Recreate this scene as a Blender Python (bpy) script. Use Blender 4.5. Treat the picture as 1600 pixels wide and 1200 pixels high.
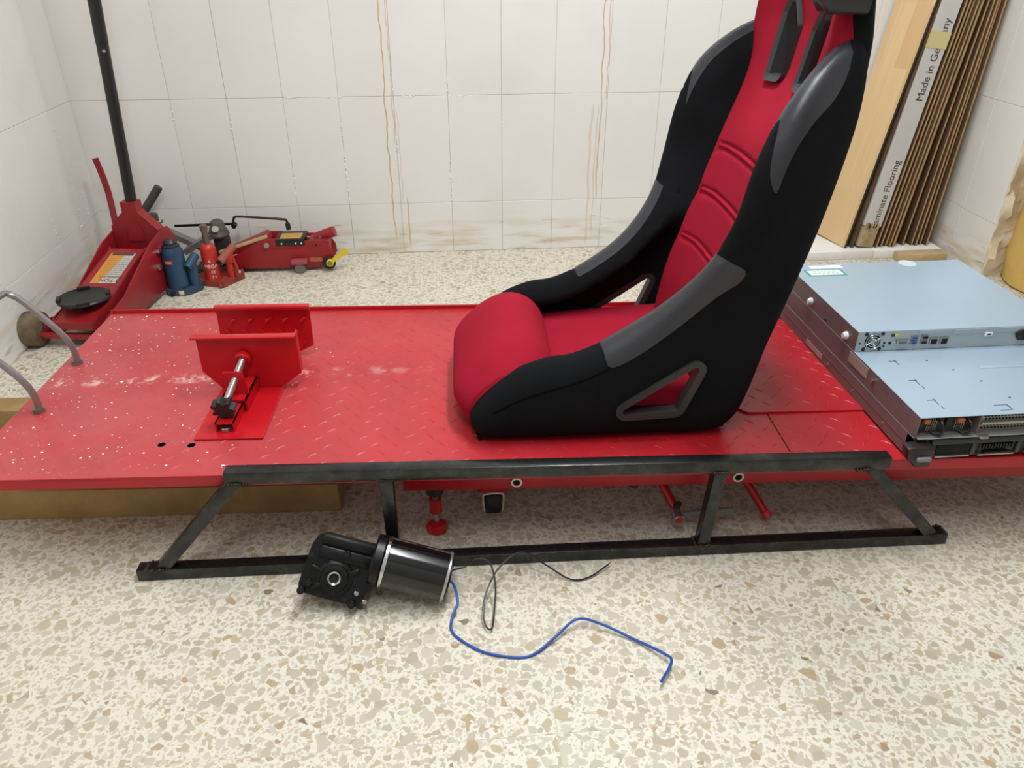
import bpy, bmesh, math, random
from mathutils import Vector, Matrix
from mathutils.geometry import delaunay_2d_cdt

random.seed(7)
scene = bpy.context.scene
for o in list(bpy.data.objects):
    bpy.data.objects.remove(o)
COL = scene.collection

# ------------------------------------------------------------------ camera, world, lights, exposure
cam_d = bpy.data.cameras.new('camera')
cam_d.sensor_width = 36.0
cam_d.lens = 36.0 * 1200.0 / 1600.0
cam_d.clip_start = 0.05
cam = bpy.data.objects.new('camera', cam_d)
COL.objects.link(cam)
PITCH, ROLL, YAW = 0.5284, 0.0008, 0.0871
CAM = Vector((0.8801, -2.7008, 1.0045))
_f = Vector((math.sin(YAW) * math.cos(PITCH), math.cos(YAW) * math.cos(PITCH), -math.sin(PITCH)))
_x = Vector((math.cos(YAW), -math.sin(YAW), 0))
_u = _x.cross(_f)
_xr = _x * math.cos(ROLL) + _u * math.sin(ROLL)
_ur = _u * math.cos(ROLL) - _x * math.sin(ROLL)
cm = Matrix.Identity(4)
for i in range(3):
    cm[i][0], cm[i][1], cm[i][2], cm[i][3] = _xr[i], _ur[i], -_f[i], CAM[i]
cam.matrix_world = cm
scene.camera = cam

world = bpy.data.worlds.new('world')
scene.world = world
world.use_nodes = True
world.node_tree.nodes['Background'].inputs[0].default_value = (0.95, 0.97, 1.0, 1)
world.node_tree.nodes['Background'].inputs[1].default_value = 0.10

scene.view_settings.view_transform = 'Standard'
scene.view_settings.look = 'None'
scene.view_settings.exposure = 0.06
scene.view_settings.gamma = 1.0
scene.view_settings.use_curve_mapping = False

CEIL = 2.55
def area_light(name, loc, sx, sy, power, col):
    d = bpy.data.lights.new(name, 'AREA')
    d.shape = 'RECTANGLE'; d.size = sx; d.size_y = sy; d.energy = power; d.color = col
    o = bpy.data.objects.new(name, d); COL.objects.link(o); o.location = loc
    return o
area_light('ceiling_tube_light', (1.38, -1.30, CEIL - 0.10), 0.20, 1.2, 45, (0.925, 0.975, 1.0))
area_light('ceiling_tube_light_near_door', (0.75, -2.5, CEIL - 0.10), 0.20, 1.2, 23, (0.925, 0.975, 1.0))

# ------------------------------------------------------------------ helpers
MATS = {}
def srgb(c):
    return tuple((x / 12.92 if x <= 0.04045 else ((x + 0.055) / 1.055) ** 2.4) for x in (v / 255.0 for v in c))
def mat(name, rgb, rough=0.5, metal=0.0, var=0.0, vscale=8.0, bump=0.0, bscale=60.0, rvar=0.0, dark=None, spec=0.5, coat=0.0):
    """plain procedural material: colour with noise variation, noise bump"""
    if name in MATS:
        return MATS[name]
    m = bpy.data.materials.new(name); m.use_nodes = True
    nt = m.node_tree; N = nt.nodes; L = nt.links
    b = N['Principled BSDF']
    c = srgb(rgb)
    b.inputs['Base Color'].default_value = (*c, 1)
    b.inputs['Roughness'].default_value = rough
    b.inputs['Metallic'].default_value = metal
    b.inputs['Specular IOR Level'].default_value = spec
    if coat: b.inputs['Coat Weight'].default_value = coat
    tc = N.new('ShaderNodeTexCoord')
    if var or rvar:
        n = N.new('ShaderNodeTexNoise'); n.inputs['Scale'].default_value = vscale; n.inputs['Detail'].default_value = 6
        n.inputs['Roughness'].default_value = 0.65
        L.new(tc.outputs['Object'], n.inputs['Vector'])
        mr = N.new('ShaderNodeMapRange'); mr.inputs[1].default_value = 0.3; mr.inputs[2].default_value = 0.7
        L.new(n.outputs[0], mr.inputs[0])
        if var:
            mx = N.new('ShaderNodeMix'); mx.data_type = 'RGBA'
            d = srgb(dark) if dark else tuple(v * (1 - var) for v in c)
            l = c if dark else tuple(min(1, v * (1 + var * 0.6)) for v in c)
            mx.inputs[6].default_value = (*l, 1); mx.inputs[7].default_value = (*d, 1)
            L.new(mr.outputs[0], mx.inputs[0]); L.new(mx.outputs[2], b.inputs['Base Color'])
        if rvar:
            m2 = N.new('ShaderNodeMapRange'); m2.inputs[3].default_value = max(0.03, rough - rvar); m2.inputs[4].default_value = min(1, rough + rvar)
            L.new(mr.outputs[0], m2.inputs[0]); L.new(m2.outputs[0], b.inputs['Roughness'])
    if bump:
        n2 = N.new('ShaderNodeTexNoise'); n2.inputs['Scale'].default_value = bscale; n2.inputs['Detail'].default_value = 4
        L.new(tc.outputs['Object'], n2.inputs['Vector'])
        bp = N.new('ShaderNodeBump'); bp.inputs['Strength'].default_value = bump; bp.inputs['Distance'].default_value = 0.002
        L.new(n2.outputs[0], bp.inputs['Height']); L.new(bp.outputs[0], b.inputs['Normal'])
    MATS[name] = m
    return m

def frame(origin, ex, ey=None, ez=None):
    """matrix with local x = ex and z close to ez (orthonormal)"""
    ex = Vector(ex).normalized()
    if ey is not None:
        ey = Vector(ey); ey = (ey - ex * ey.dot(ex)).normalized(); ez = ex.cross(ey)
    else:
        ez = Vector(ez); ez = (ez - ex * ez.dot(ex)).normalized(); ey = ez.cross(ex)
    M = Matrix.Identity(4)
    for i in range(3):
        M[i][0], M[i][1], M[i][2], M[i][3] = ex[i], ey[i], ez[i], Vector(origin)[i]
    return M
def TR(x=0, y=0, z=0, rz=0.0, rx=0.0, ry=0.0):
    return Matrix.Translation((x, y, z)) @ Matrix.Rotation(rz, 4, 'Z') @ Matrix.Rotation(ry, 4, 'Y') @ Matrix.Rotation(rx, 4, 'X')

def new(): return bmesh.new()
def _xf(vs, M):
    if M is not None:
        for v in vs: v.co = M @ v.co
def box(bm, x0, x1, y0, y1, z0, z1, M=None, bev=0.0, seg=2):
    t = bmesh.new()
    vs = [t.verts.new(p) for p in ((x0,y0,z0),(x1,y0,z0),(x1,y1,z0),(x0,y1,z0),(x0,y0,z1),(x1,y0,z1),(x1,y1,z1),(x0,y1,z1))]
    for f in ((0,3,2,1),(4,5,6,7),(0,1,5,4),(1,2,6,5),(2,3,7,6),(3,0,4,7)): t.faces.new([vs[i] for i in f])
    if bev:
        bmesh.ops.bevel(t, geom=t.edges[:], offset=bev, segments=seg, profile=0.5, affect='EDGES')
    _xf(t.verts, M); _merge(bm, t)
    return bm
def _merge(bm, t):
    mp = {}
    for v in t.verts: mp[v] = bm.verts.new(v.co)
    for f in t.faces:
        try: bm.faces.new([mp[v] for v in f.verts])
        except ValueError: pass
    t.free()
def prism(bm, poly, h0, h1, M=None, bev=0.0, seg=2):
    """poly in local xy, extruded along local z"""
    t = bmesh.new()
    a = [t.verts.new((p[0], p[1], h0)) for p in poly]; b = [t.verts.new((p[0], p[1], h1)) for p in poly]
    n = len(poly)
    ar = sum(poly[i][0]*poly[(i+1)%n][1]-poly[(i+1)%n][0]*poly[i][1] for i in range(n))
    t.faces.new(a[::-1]); t.faces.new(b)
    for i in range(n): t.faces.new((a[i], a[(i+1)%n], b[(i+1)%n], b[i]))
    if ar < 0: bmesh.ops.reverse_faces(t, faces=t.faces[:])
    if bev:
        bmesh.ops.bevel(t, geom=[e for e in t.edges if e.calc_face_angle(0) > 0.35], offset=bev, segments=seg, profile=0.5, affect='EDGES')
    _xf(t.verts, M); _merge(bm, t); return bm
def lathe(bm, prof, M=None, seg=24):
    """prof list of (r,z) around local z, from bottom to top"""
    t = bmesh.new(); rings = []
    for r, z in prof:
        if r < 1e-6: rings.append([t.verts.new((0, 0, z))])
        else: rings.append([t.verts.new((r*math.cos(2*math.pi*k/seg), r*math.sin(2*math.pi*k/seg), z)) for k in range(seg)])
    for A, B in zip(rings, rings[1:]):
        for k in range(seg):
            q = [A[k % len(A)], A[(k+1) % len(A)], B[(k+1) % len(B)], B[k % len(B)]]
            u = []
            for v in q:
                if v not in u: u.append(v)
            if len(u) > 2: t.faces.new(u)
    if len(rings[0]) > 1: t.faces.new(rings[0][::-1])
    if len(rings[-1]) > 1: t.faces.new(rings[-1])
    _xf(t.verts, M); _merge(bm, t); return bm
def cyl(bm, p0, p1, r0, r1=None, seg=20, bev=0.0):
    p0 = Vector(p0); p1 = Vector(p1); d = p1 - p0; r1 = r0 if r1 is None else r1
    ax = Vector((1,0,0)) if abs(d.normalized().x) < 0.9 else Vector((0,1,0))
    ez = d.normalized(); ex = (ax - ez*ax.dot(ez)).normalized(); M = frame(p0, ex, None, ez)
    h = d.length
    pr = [(r0, 0), (r1, h)] if not bev else [(r0-bev, 0), (r0, bev), (r1, h-bev), (r1-bev, h)]
    return lathe(bm, pr, M, seg)
def tube(bm, pts, r, seg=10, closed=False, rs=None):
    pts = [Vector(p) for p in pts]; n = len(pts); rings = []
    t = (pts[1]-pts[0]).normalized(); ax = Vector((0,0,1)) if abs(t.z) < 0.9 else Vector((1,0,0))
    nx = (ax - t*ax.dot(t)).normalized()
    for i, p in enumerate(pts):
        tt = ((pts[(i+1)%n] - pts[i-1]) if closed else (pts[min(i+1,n-1)] - pts[max(i-1,0)])).normalized()
        nx = (nx - tt*nx.dot(tt)).normalized(); ny = tt.cross(nx)
        rr = rs[i] if rs else r
        rings.append([bm.verts.new(p + nx*rr*math.cos(2*math.pi*k/seg) + ny*rr*math.sin(2*math.pi*k/seg)) for k in range(seg)])
    for i in range(n if closed else n-1):
        A, B = rings[i], rings[(i+1)%n]
        for k in range(seg): bm.faces.new((A[k], A[(k+1)%seg], B[(k+1)%seg], B[k]))
    if not closed:
        bm.faces.new(rings[0][::-1]); bm.faces.new(rings[-1])
    return bm
def smooth_pts(pts, k=6, closed=False):
    """Catmull-Rom through points (any dimension)"""
    n = len(pts); out = []
    P = [Vector(p) for p in pts]
    for i in range(n if closed else n-1):
        p0 = P[i-1] if (closed or i > 0) else P[0]*2-P[1]
        p1 = P[i]; p2 = P[(i+1) % n]
        p3 = P[(i+2) % n] if (closed or i+2 < n) else P[-1]*2-P[-2]
        for j in range(k):
            t = j/k
            out.append(0.5*((2*p1)+(p2-p0)*t+(2*p0-5*p1+4*p2-p3)*t*t+(3*p1-p0-3*p2+p3)*t**3))
    if not closed: out.append(P[-1].copy())
    return out
def mesh_from(bm, name, m, sm=None, angle=35):
    bmesh.ops.recalc_face_normals(bm, faces=bm.faces[:])
    me = bpy.data.meshes.new(name); bm.to_mesh(me); bm.free()
    if m is not None: me.materials.append(m)
    if sm:
        me.polygons.foreach_set('use_smooth', [True]*len(me.polygons))
        try: me.set_sharp_from_angle(angle=math.radians(angle))
        except Exception: pass
    return me
def part(parent, name, bm, m, sm=True, label=None, angle=35, kind=None):
    """bm is in world space; the mesh is stored in the space of its thing"""
    root = parent
    if root is not None:
        inv = WM[root.name].inverted()
        bmesh.ops.transform(bm, matrix=inv, verts=bm.verts[:])
    me = mesh_from(bm, name, m, sm, angle)
    o = bpy.data.objects.new(name, me); COL.objects.link(o)
    if parent is not None:
        o.parent = parent
        WM[o.name] = WM[parent.name].copy()
    else:
        WM[o.name] = Matrix.Identity(4)
    if label: o['label'] = label
    if kind: o['kind'] = kind
    return o
WM = {}
def thing(name, label, cat, loc, rz=0.0, group=None):
    o = bpy.data.objects.new(name, None); COL.objects.link(o)
    o.empty_display_size = 0.05
    o.location = loc; o.rotation_euler = (0, 0, rz)
    o['label'] = label; o['category'] = cat
    if group: o['group'] = group
    WM[o.name] = Matrix.Translation(loc) @ Matrix.Rotation(rz, 4, 'Z')
    return o
def single(name, bm, m, label, cat, group=None, sm=True, loc=(0,0,0)):
    """a thing that is one mesh, origin at loc"""
    bmesh.ops.translate(bm, vec=-Vector(loc), verts=bm.verts[:])
    me = mesh_from(bm, name, m, sm)
    o = bpy.data.objects.new(name, me); COL.objects.link(o); o.location = loc
    o['label'] = label; o['category'] = cat
    if group: o['group'] = group
    WM[o.name] = Matrix.Translation(loc)
    return o
def struct(name, bm, m, sm=False):
    me = mesh_from(bm, name, m, sm)
    o = bpy.data.objects.new(name, me); COL.objects.link(o); o['kind'] = 'structure'
    WM[o.name] = Matrix.Identity(4)
    return o
def text_bm(txt, size, M, depth=0.0003, align='CENTER', shear=0.0):
    c = bpy.data.curves.new('t', 'FONT'); c.body = txt; c.size = size; c.extrude = depth; c.align_x = align; c.align_y = 'CENTER'
    c.shear = shear; c.resolution_u = 3
    o = bpy.data.objects.new('t', c); COL.objects.link(o)
    dg = bpy.context.evaluated_depsgraph_get()
    me = bpy.data.meshes.new_from_object(o.evaluated_get(dg))
    bm = bmesh.new(); bm.from_mesh(me); bmesh.ops.transform(bm, matrix=M, verts=bm.verts[:])
    bpy.data.objects.remove(o); bpy.data.curves.remove(c); bpy.data.meshes.remove(me)
    return bm
def round_poly(corners, r, off=0.0, n=6):
    """corners of a polygon (counter-clockwise) rounded with radius r; off grows it outwards in parallel"""
    out = []; m = len(corners)
    for i in range(m):
        p = Vector(corners[i]); a = (Vector(corners[i-1])-p).normalized(); b = (Vector(corners[(i+1) % m])-p).normalized()
        ang = a.angle(b); bis = (a+b).normalized(); c = p + bis*(r/math.sin(ang/2))
        na = Vector((a.y, -a.x)); nb = Vector((-b.y, b.x))
        if na.dot(bis) > 0: na = -na
        if nb.dot(bis) > 0: nb = -nb
        a0 = math.atan2(na.y, na.x); a1 = math.atan2(nb.y, nb.x); d = (a1-a0+math.pi) % (2*math.pi)-math.pi
        for k in range(n+1):
            t = a0+d*k/n; out.append(c+Vector((math.cos(t), math.sin(t)))*(r+off))
    return out
def inpoly(p, poly):
    x, y = p[0], p[1]; c = False; n = len(poly); j = n-1
    for i in range(n):
        xi, yi = poly[i][0], poly[i][1]; xj, yj = poly[j][0], poly[j][1]
        if (yi > y) != (yj > y) and x < (xj-xi)*(y-yi)/(yj-yi)+xi: c = not c
        j = i
    return c
def dpoly(p, poly):
    best = 9e9; n = len(poly); px, py = p[0], p[1]
    for i in range(n):
        ax, ay = poly[i][0], poly[i][1]; bx, by = poly[(i+1)%n][0], poly[(i+1)%n][1]
        dx, dy = bx-ax, by-ay; l2 = dx*dx+dy*dy
        t = 0 if l2 < 1e-14 else max(0, min(1, ((px-ax)*dx+(py-ay)*dy)/l2))
        ex, ey = px-ax-dx*t, py-ay-dy*t; d = ex*ex+ey*ey
        if d < best: best = d
    return math.sqrt(best)
def sstep(x, a, b):
    t = max(0, min(1, (x-a)/(b-a))); return t*t*(3-2*t)

# ------------------------------------------------------------------ materials of the setting
def wall_tile_mat():
    m = bpy.data.materials.new('glazed_wall_tile'); m.use_nodes = True
    nt = m.node_tree; N = nt.nodes; L = nt.links; b = N['Principled BSDF']
    b.inputs['Roughness'].default_value = 0.34; b.inputs['Specular IOR Level'].default_value = 0.4
    geo = N.new('ShaderNodeNewGeometry'); sep = N.new('ShaderNodeSeparateXYZ'); L.new(geo.outputs['Position'], sep.inputs[0])
    oi = N.new('ShaderNodeObjectInfo')
    def noise(sc, det=5, vec=None):
        n = N.new('ShaderNodeTexNoise'); n.inputs['Scale'].default_value = sc; n.inputs['Detail'].default_value = det
        L.new(vec or geo.outputs['Position'], n.inputs['Vector']); return n.outputs[0]
    def mth(op, a, bb=None, clamp=False):
        n = N.new('ShaderNodeMath'); n.operation = op; n.use_clamp = clamp
        for i, v in enumerate((a, bb)):
            if v is None: continue
            if isinstance(v, (int, float)): n.inputs[i].default_value = v
            else: L.new(v, n.inputs[i])
        return n.outputs[0]
    def rng(v, a, c, o0=0.0, o1=1.0):
        n = N.new('ShaderNodeMapRange'); n.interpolation_type = 'SMOOTHSTEP'
        for i, k in ((1, a), (2, c), (3, o0), (4, o1)): n.inputs[i].default_value = k
        L.new(v, n.inputs[0]); return n.outputs[0]
    def mix(f, a, bb):
        n = N.new('ShaderNodeMix'); n.data_type = 'RGBA'
        if isinstance(f, (int, float)): n.inputs[0].default_value = f
        else: L.new(f, n.inputs[0])
        for i, v in ((6, a), (7, bb)):
            if isinstance(v, tuple): n.inputs[i].default_value = (*v, 1)
            else: L.new(v, n.inputs[i])
        return n.outputs[2]
    base = mix(oi.outputs['Random'], srgb((232, 229, 224)), srgb((229, 227, 220)))
    base = mix(mth('MULTIPLY', rng(noise(3.0), 0.45, 0.75), 0.35), base, srgb((216, 211, 204)))
    # yellowed, scuffed band above the floor
    st = N.new('ShaderNodeVectorMath'); st.operation = 'MULTIPLY'; st.inputs[1].default_value = (5, 5, 34)
    L.new(geo.outputs['Position'], st.inputs[0])
    band = mth('MULTIPLY', rng(sep.outputs['Z'], 0.17, 0.0), rng(noise(1.0, 7, st.outputs[0]), 0.42, 0.66))
    base = mix(mth('MULTIPLY', band, 0.75), base, srgb((196, 176, 140)))
    scuff = mth('MULTIPLY', rng(sep.outputs['Z'], 0.16, 0.12), rng(noise(2.3, 8, st.outputs[0]), 0.62, 0.70))
    base = mix(mth('MULTIPLY', scuff, 0.5), base, srgb((150, 138, 118)))
    # rust runs down the wall
    wob = mth('MULTIPLY', mth('SUBTRACT', noise(7.0, 3), 0.5), 0.035)
    xw = mth('ADD', sep.outputs['X'], wob)
    for x0, w, k, ztop, zbot in ((0.693, 0.0022, 0.75, 9, 0.06), (0.716, 0.0016, 0.6, 9, 0.4), (0.742, 0.0022, 0.7, 0.2, 0.03), (0.728, 0.0014, 0.35, 0.5, 0.19),
                                 (1.418, 0.002, 0.75, 9, 0.19), (1.408, 0.0015, 0.5, 0.5, 0.06), (1.388, 0.004, 0.3, 0.5, 0.02), (1.436, 0.0014, 0.6, 9, 0.5)):
        d = mth('ABSOLUTE', mth('SUBTRACT', xw, x0))
        s = mth('MULTIPLY', rng(d, w*1.5, w*0.3), mth('MULTIPLY', rng(sep.outputs['Z'], zbot-0.02, zbot+0.02), rng(sep.outputs['Z'], ztop+0.02, ztop-0.02)))
        onback = rng(sep.outputs['Y'], -0.05, -0.03)
        base = mix(mth('MULTIPLY', mth('MULTIPLY', s, onback), k), base, srgb((190, 146, 84)))
    L.new(base, b.inputs['Base Color'])
    bp = N.new('ShaderNodeBump'); bp.inputs['Strength'].default_value = 0.15; bp.inputs['Distance'].default_value = 0.002
    L.new(noise(14, 2), bp.inputs['Height']); L.new(bp.outputs[0], b.inputs['Normal'])
    return m

def terrazzo_mat():
    m = bpy.data.materials.new('terrazzo'); m.use_nodes = True
    nt = m.node_tree; N = nt.nodes; L = nt.links; b = N['Principled BSDF']
    geo = N.new('ShaderNodeNewGeometry'); oi = N.new('ShaderNodeObjectInfo')
    def mth(op, a, bb=None, clamp=False):
        n = N.new('ShaderNodeMath'); n.operation = op; n.use_clamp = clamp
        for i, v in enumerate((a, bb)):
            if v is None: continue
            if isinstance(v, (int, float)): n.inputs[i].default_value = v
            else: L.new(v, n.inputs[i])
        return n.outputs[0]
    def vm(op, a, bb):
        n = N.new('ShaderNodeVectorMath'); n.operation = op
        for i, v in enumerate((a, bb)):
            if isinstance(v, tuple): n.inputs[i].default_value = v
            else: L.new(v, n.inputs[i])
        return n.outputs[0]
    def mix(f, a, bb):
        n = N.new('ShaderNodeMix'); n.data_type = 'RGBA'
        if isinstance(f, (int, float)): n.inputs[0].default_value = f
        else: L.new(f, n.inputs[0])
        for i, v in ((6, a), (7, bb)):
            if isinstance(v, tuple): n.inputs[i].default_value = (*v, 1)
            else: L.new(v, n.inputs[i])
        return n.outputs[2]
    cmb = N.new('ShaderNodeCombineXYZ')
    L.new(mth('MULTIPLY', oi.outputs['Random'], 37.0), cmb.inputs[0]); L.new(mth('MULTIPLY', oi.outputs['Random'], 91.0), cmb.inputs[1])
    pos = vm('ADD', vm('MULTIPLY', geo.outputs['Position'], (1, 1, 0)), cmb.outputs[0])
    dn = N.new('ShaderNodeTexNoise'); dn.inputs['Scale'].default_value = 38; dn.inputs['Detail'].default_value = 2
    L.new(pos, dn.inputs['Vector'])
    pos2 = vm('ADD', pos, vm('MULTIPLY', vm('SUBTRACT', dn.outputs['Color'], (0.5, 0.5, 0.5)), (0.011, 0.011, 0)))
    col = mix(0.0, srgb((218, 211, 197)), srgb((218, 211, 197)))
    mn = N.new('ShaderNodeTexNoise'); mn.inputs['Scale'].default_value = 120; L.new(pos, mn.inputs['Vector'])
    col = mix(mth('MULTIPLY', mn.outputs[0], 0.35), col, srgb((212, 202, 182)))
    def chips(scale, th0, th1, power, strength, pal):
        nonlocal col
        v = N.new('ShaderNodeTexVoronoi'); v.voronoi_dimensions = '2D'; v.inputs['Scale'].default_value = scale; L.new(pos2, v.inputs['Vector'])
        e = N.new('ShaderNodeTexVoronoi'); e.voronoi_dimensions = '2D'; e.feature = 'DISTANCE_TO_EDGE'; e.inputs['Scale'].default_value = scale; L.new(pos2, e.inputs['Vector'])
        sp = N.new('ShaderNodeSeparateColor'); L.new(v.outputs['Color'], sp.inputs[0])
        th = mth('ADD', mth('MULTIPLY', mth('POWER', sp.outputs[0], power), th1-th0), th0)
        mk = N.new('ShaderNodeMapRange'); mk.inputs[1].default_value = 0.0; mk.inputs[2].default_value = 0.03
        rr = mth('ADD', mth('MULTIPLY', sp.outputs[2], 0.28), 0.34)
        L.new(mth('MINIMUM', mth('SUBTRACT', e.outputs['Distance'], th), mth('MULTIPLY', mth('SUBTRACT', rr, v.outputs['Distance']), 0.7)), mk.inputs[0])
        r = N.new('ShaderNodeValToRGB'); r.color_ramp.interpolation = 'CONSTANT'
        el = r.color_ramp.elements
        el[0].position = 0; el[0].color = (*srgb(pal[0][1]), 1); el[1].position = pal[1][0]; el[1].color = (*srgb(pal[1][1]), 1)
        for p, c in pal[2:]:
            x = el.new(p); x.color = (*srgb(c), 1)
        L.new(sp.outputs[1], r.inputs[0])
        n = N.new('ShaderNodeTexNoise'); n.inputs['Scale'].default_value = 160; n.inputs['Detail'].default_value = 3; L.new(pos, n.inputs['Vector'])
        cc = mix(mth('MULTIPLY', n.outputs[0], 0.25), r.outputs[0], srgb((206, 196, 178)))
        col = mix(mth('MULTIPLY', mk.outputs[0], strength), col, cc)
    pal = [(0, (180, 169, 150)), (0.26, (187, 176, 159)), (0.5, (171, 159, 139)), (0.68, (193, 184, 168)), (0.82, (178, 163, 134)), (0.93, (169, 147, 113)), (0.985, (158, 127, 93)), (0.995, (114, 98, 82))]
    chips(150, 0.05, 0.5, 1.0, 0.55, pal)
    chips(92, 0.04, 0.45, 1.0, 0.9, pal)
    chips(52, 0.04, 0.42, 1.0, 1.0, pal)
    chips(36, 0.05, 0.55, 0.55, 1.0, pal)
    # worn, dustier areas
    wn = N.new('ShaderNodeTexNoise'); wn.inputs['Scale'].default_value = 2.2; wn.inputs['Detail'].default_value = 5; L.new(geo.outputs['Position'], wn.inputs['Vector'])
    wr = N.new('ShaderNodeMapRange'); wr.inputs[1].default_value = 0.45; wr.inputs[2].default_value = 0.75; wr.inputs[4].default_value = 0.15; L.new(wn.outputs[0], wr.inputs[0])
    col = mix(wr.outputs[0], col, srgb((224, 212, 190)))
    L.new(col, b.inputs['Base Color'])
    b.inputs['Roughness'].default_value = 0.42; b.inputs['Specular IOR Level'].default_value = 0.35
    return m

def lift_red_mat():
    m = bpy.data.materials.new('dusty_red_paint'); m.use_nodes = True
    nt = m.node_tree; N = nt.nodes; L = nt.links; b = N['Principled BSDF']
    geo = N.new('ShaderNodeNewGeometry'); sep = N.new('ShaderNodeSeparateXYZ'); L.new(geo.outputs['Position'], sep.inputs[0])
    sn = N.new('ShaderNodeSeparateXYZ'); L.new(geo.outputs['Normal'], sn.inputs[0])
    def mth(op, a, bb=None, clamp=False):
        n = N.new('ShaderNodeMath'); n.operation = op; n.use_clamp = clamp
        for i, v in enumerate((a, bb)):
            if v is None: continue
            if isinstance(v, (int, float)): n.inputs[i].default_value = v
            else: L.new(v, n.inputs[i])
        return n.outputs[0]
    def noise(sc, det=5):
        n = N.new('ShaderNodeTexNoise'); n.inputs['Scale'].default_value = sc; n.inputs['Detail'].default_value = det; n.inputs['Roughness'].default_value = 0.7
        L.new(geo.outputs['Position'], n.inputs['Vector']); return n.outputs[0]
    def rng(v, a, c, o0=0.0, o1=1.0):
        n = N.new('ShaderNodeMapRange'); n.interpolation_type = 'SMOOTHSTEP'
        for i, k in ((1, a), (2, c), (3, o0), (4, o1)): n.inputs[i].default_value = k
        L.new(v, n.inputs[0]); return n.outputs[0]
    def mix(f, a, bb):
        n = N.new('ShaderNodeMix'); n.data_type = 'RGBA'
        if isinstance(f, (int, float)): n.inputs[0].default_value = f
        else: L.new(f, n.inputs[0])
        for i, v in ((6, a), (7, bb)):
            if isinstance(v, tuple): n.inputs[i].default_value = (*v, 1)
            else: L.new(v, n.inputs[i])
        return n.outputs[2]
    red = mix(rng(noise(5), 0.35, 0.7), srgb((180, 18, 33)), srgb((164, 13, 27)))
    up = rng(sn.outputs['Z'], 0.6, 0.95)
    leftness = rng(sep.outputs['X'], 1.25, 0.0)
    film = mth('MULTIPLY', mth('MULTIPLY', up, rng(noise(4, 6), 0.25, 0.75, 0.45, 1.0)), mth('ADD', mth('MULTIPLY', leftness, 0.17), 0.02))
    col = mix(film, red, srgb((214, 166, 162)))
    # wiped streak along the middle
    wy = mth('ABSOLUTE', mth('ADD', sep.outputs['Y'], 1.245))
    stre = mth('MULTIPLY', mth('MULTIPLY', rng(wy, 0.03, 0.0), rng(noise(26, 6), 0.5, 0.62)), rng(sep.outputs['X'], 0.95, 0.35))
    col = mix(mth('MULTIPLY', mth('MULTIPLY', stre, up), 0.6), col, srgb((236, 214, 204)))
    # plaster grit
    gr = mth('MULTIPLY', rng(noise(210, 3), 0.66, 0.72), mth('MULTIPLY', rng(noise(9, 5), 0.35, 0.7), mth('ADD', mth('MULTIPLY', rng(sep.outputs['X'], 0.75, 0.05), 1.0), 0.03)))
    gr2 = mth('MULTIPLY', rng(noise(90, 6), 0.60, 0.72), mth('MULTIPLY', rng(sep.outputs['X'], 0.4, -0.05), 0.75))
    g = mth('MULTIPLY', mth('MAXIMUM', gr, gr2), up)
    col = mix(mth('MULTIPLY', g, 0.85), col, srgb((240, 222, 214)))
    L.new(col, b.inputs['Base Color'])
    L.new(mth('ADD', mth('MULTIPLY', rng(noise(7, 5), 0.35, 0.65), 0.12), 0.36), b.inputs['Roughness'])
    return m

TILE = wall_tile_mat(); TERR = terrazzo_mat(); RED = lift_red_mat()
GROUT = mat('wall_grout', (188, 178, 166), 0.9, var=0.2, vscale=30)
FGROUT = mat('floor_joint', (206, 194, 172), 0.9)
PLASTER = mat('painted_plaster', (230, 230, 229), 0.8, var=0.05, bump=0.2, bscale=30)
ROUGHPL = mat('broken_plaster', (230, 220, 202), 0.95, var=0.3, vscale=14, bump=0.8, bscale=50, dark=(204, 182, 146))

# ------------------------------------------------------------------ room
XL, XR, XP = -0.310, 2.677, 3.6
YN = -3.6
Z0, Z1, TH, TW = 0.0, 0.1835, 0.3616, 0.18
G = 0.0006
def slab(name, x0, x1, y0, y1, z0, z1, m): return struct(name, box(new(), x0, x1, y0, y1, z0, z1), m)
wall_back = slab('wall_back', XL-0.1, XP, 0.0012, 0.12, -0.05, CEIL, GROUT)
wall_left = slab('wall_left', XL-0.12, XL-0.0012, YN, 0.0012, -0.05, CEIL, GROUT)
wall_right = slab('wall_right', XR+0.0012, XR+0.12, -0.385, 0.0012, -0.05, CEIL, GROUT)
slab('wall_passage', XP, XP+0.1, YN, 0.12, -0.05, CEIL, PLASTER)
slab('wall_front', XL-0.12, XP+0.1, YN-0.1, YN, -0.05, CEIL, mat('grey_render', (176, 175, 172), 0.9))
slab('ceiling', XL-0.12, XP+0.1, YN, 0.12, CEIL, CEIL+0.1, PLASTER)
floor = slab('floor', XL-0.12, XP, YN, 0.12, -0.05, -0.0004, FGROUT)
_cache = {}
def tile_obj(parent, name, lx, ly, lz, M, m, bev=0.0008):
    key = (name, round(lx, 4), round(ly, 4), round(lz, 4))
    if key not in _cache:
        _cache[key] = mesh_from(box(new(), 0, lx, 0, ly, 0, lz, bev=bev, seg=1), name, m)
    o = bpy.data.objects.new(name, _cache[key]); COL.objects.link(o); o.parent = parent
    o.matrix_basis = M
    return o
rows = [(Z0, Z1)] + [(Z1 + k*TH, Z1 + (k+1)*TH) for k in range(3)]
def cells(a, b, start, step):
    xs = [a]; k = math.floor((a-start)/step)+1
    while start+k*step < b-1e-4:
        if start+k*step > a+1e-4: xs.append(start+k*step)
        k += 1
    xs.append(b); return [(p, q) for p, q in zip(xs, xs[1:]) if q-p > 0.004]
jit = lambda s: random.uniform(-s, s)
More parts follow.
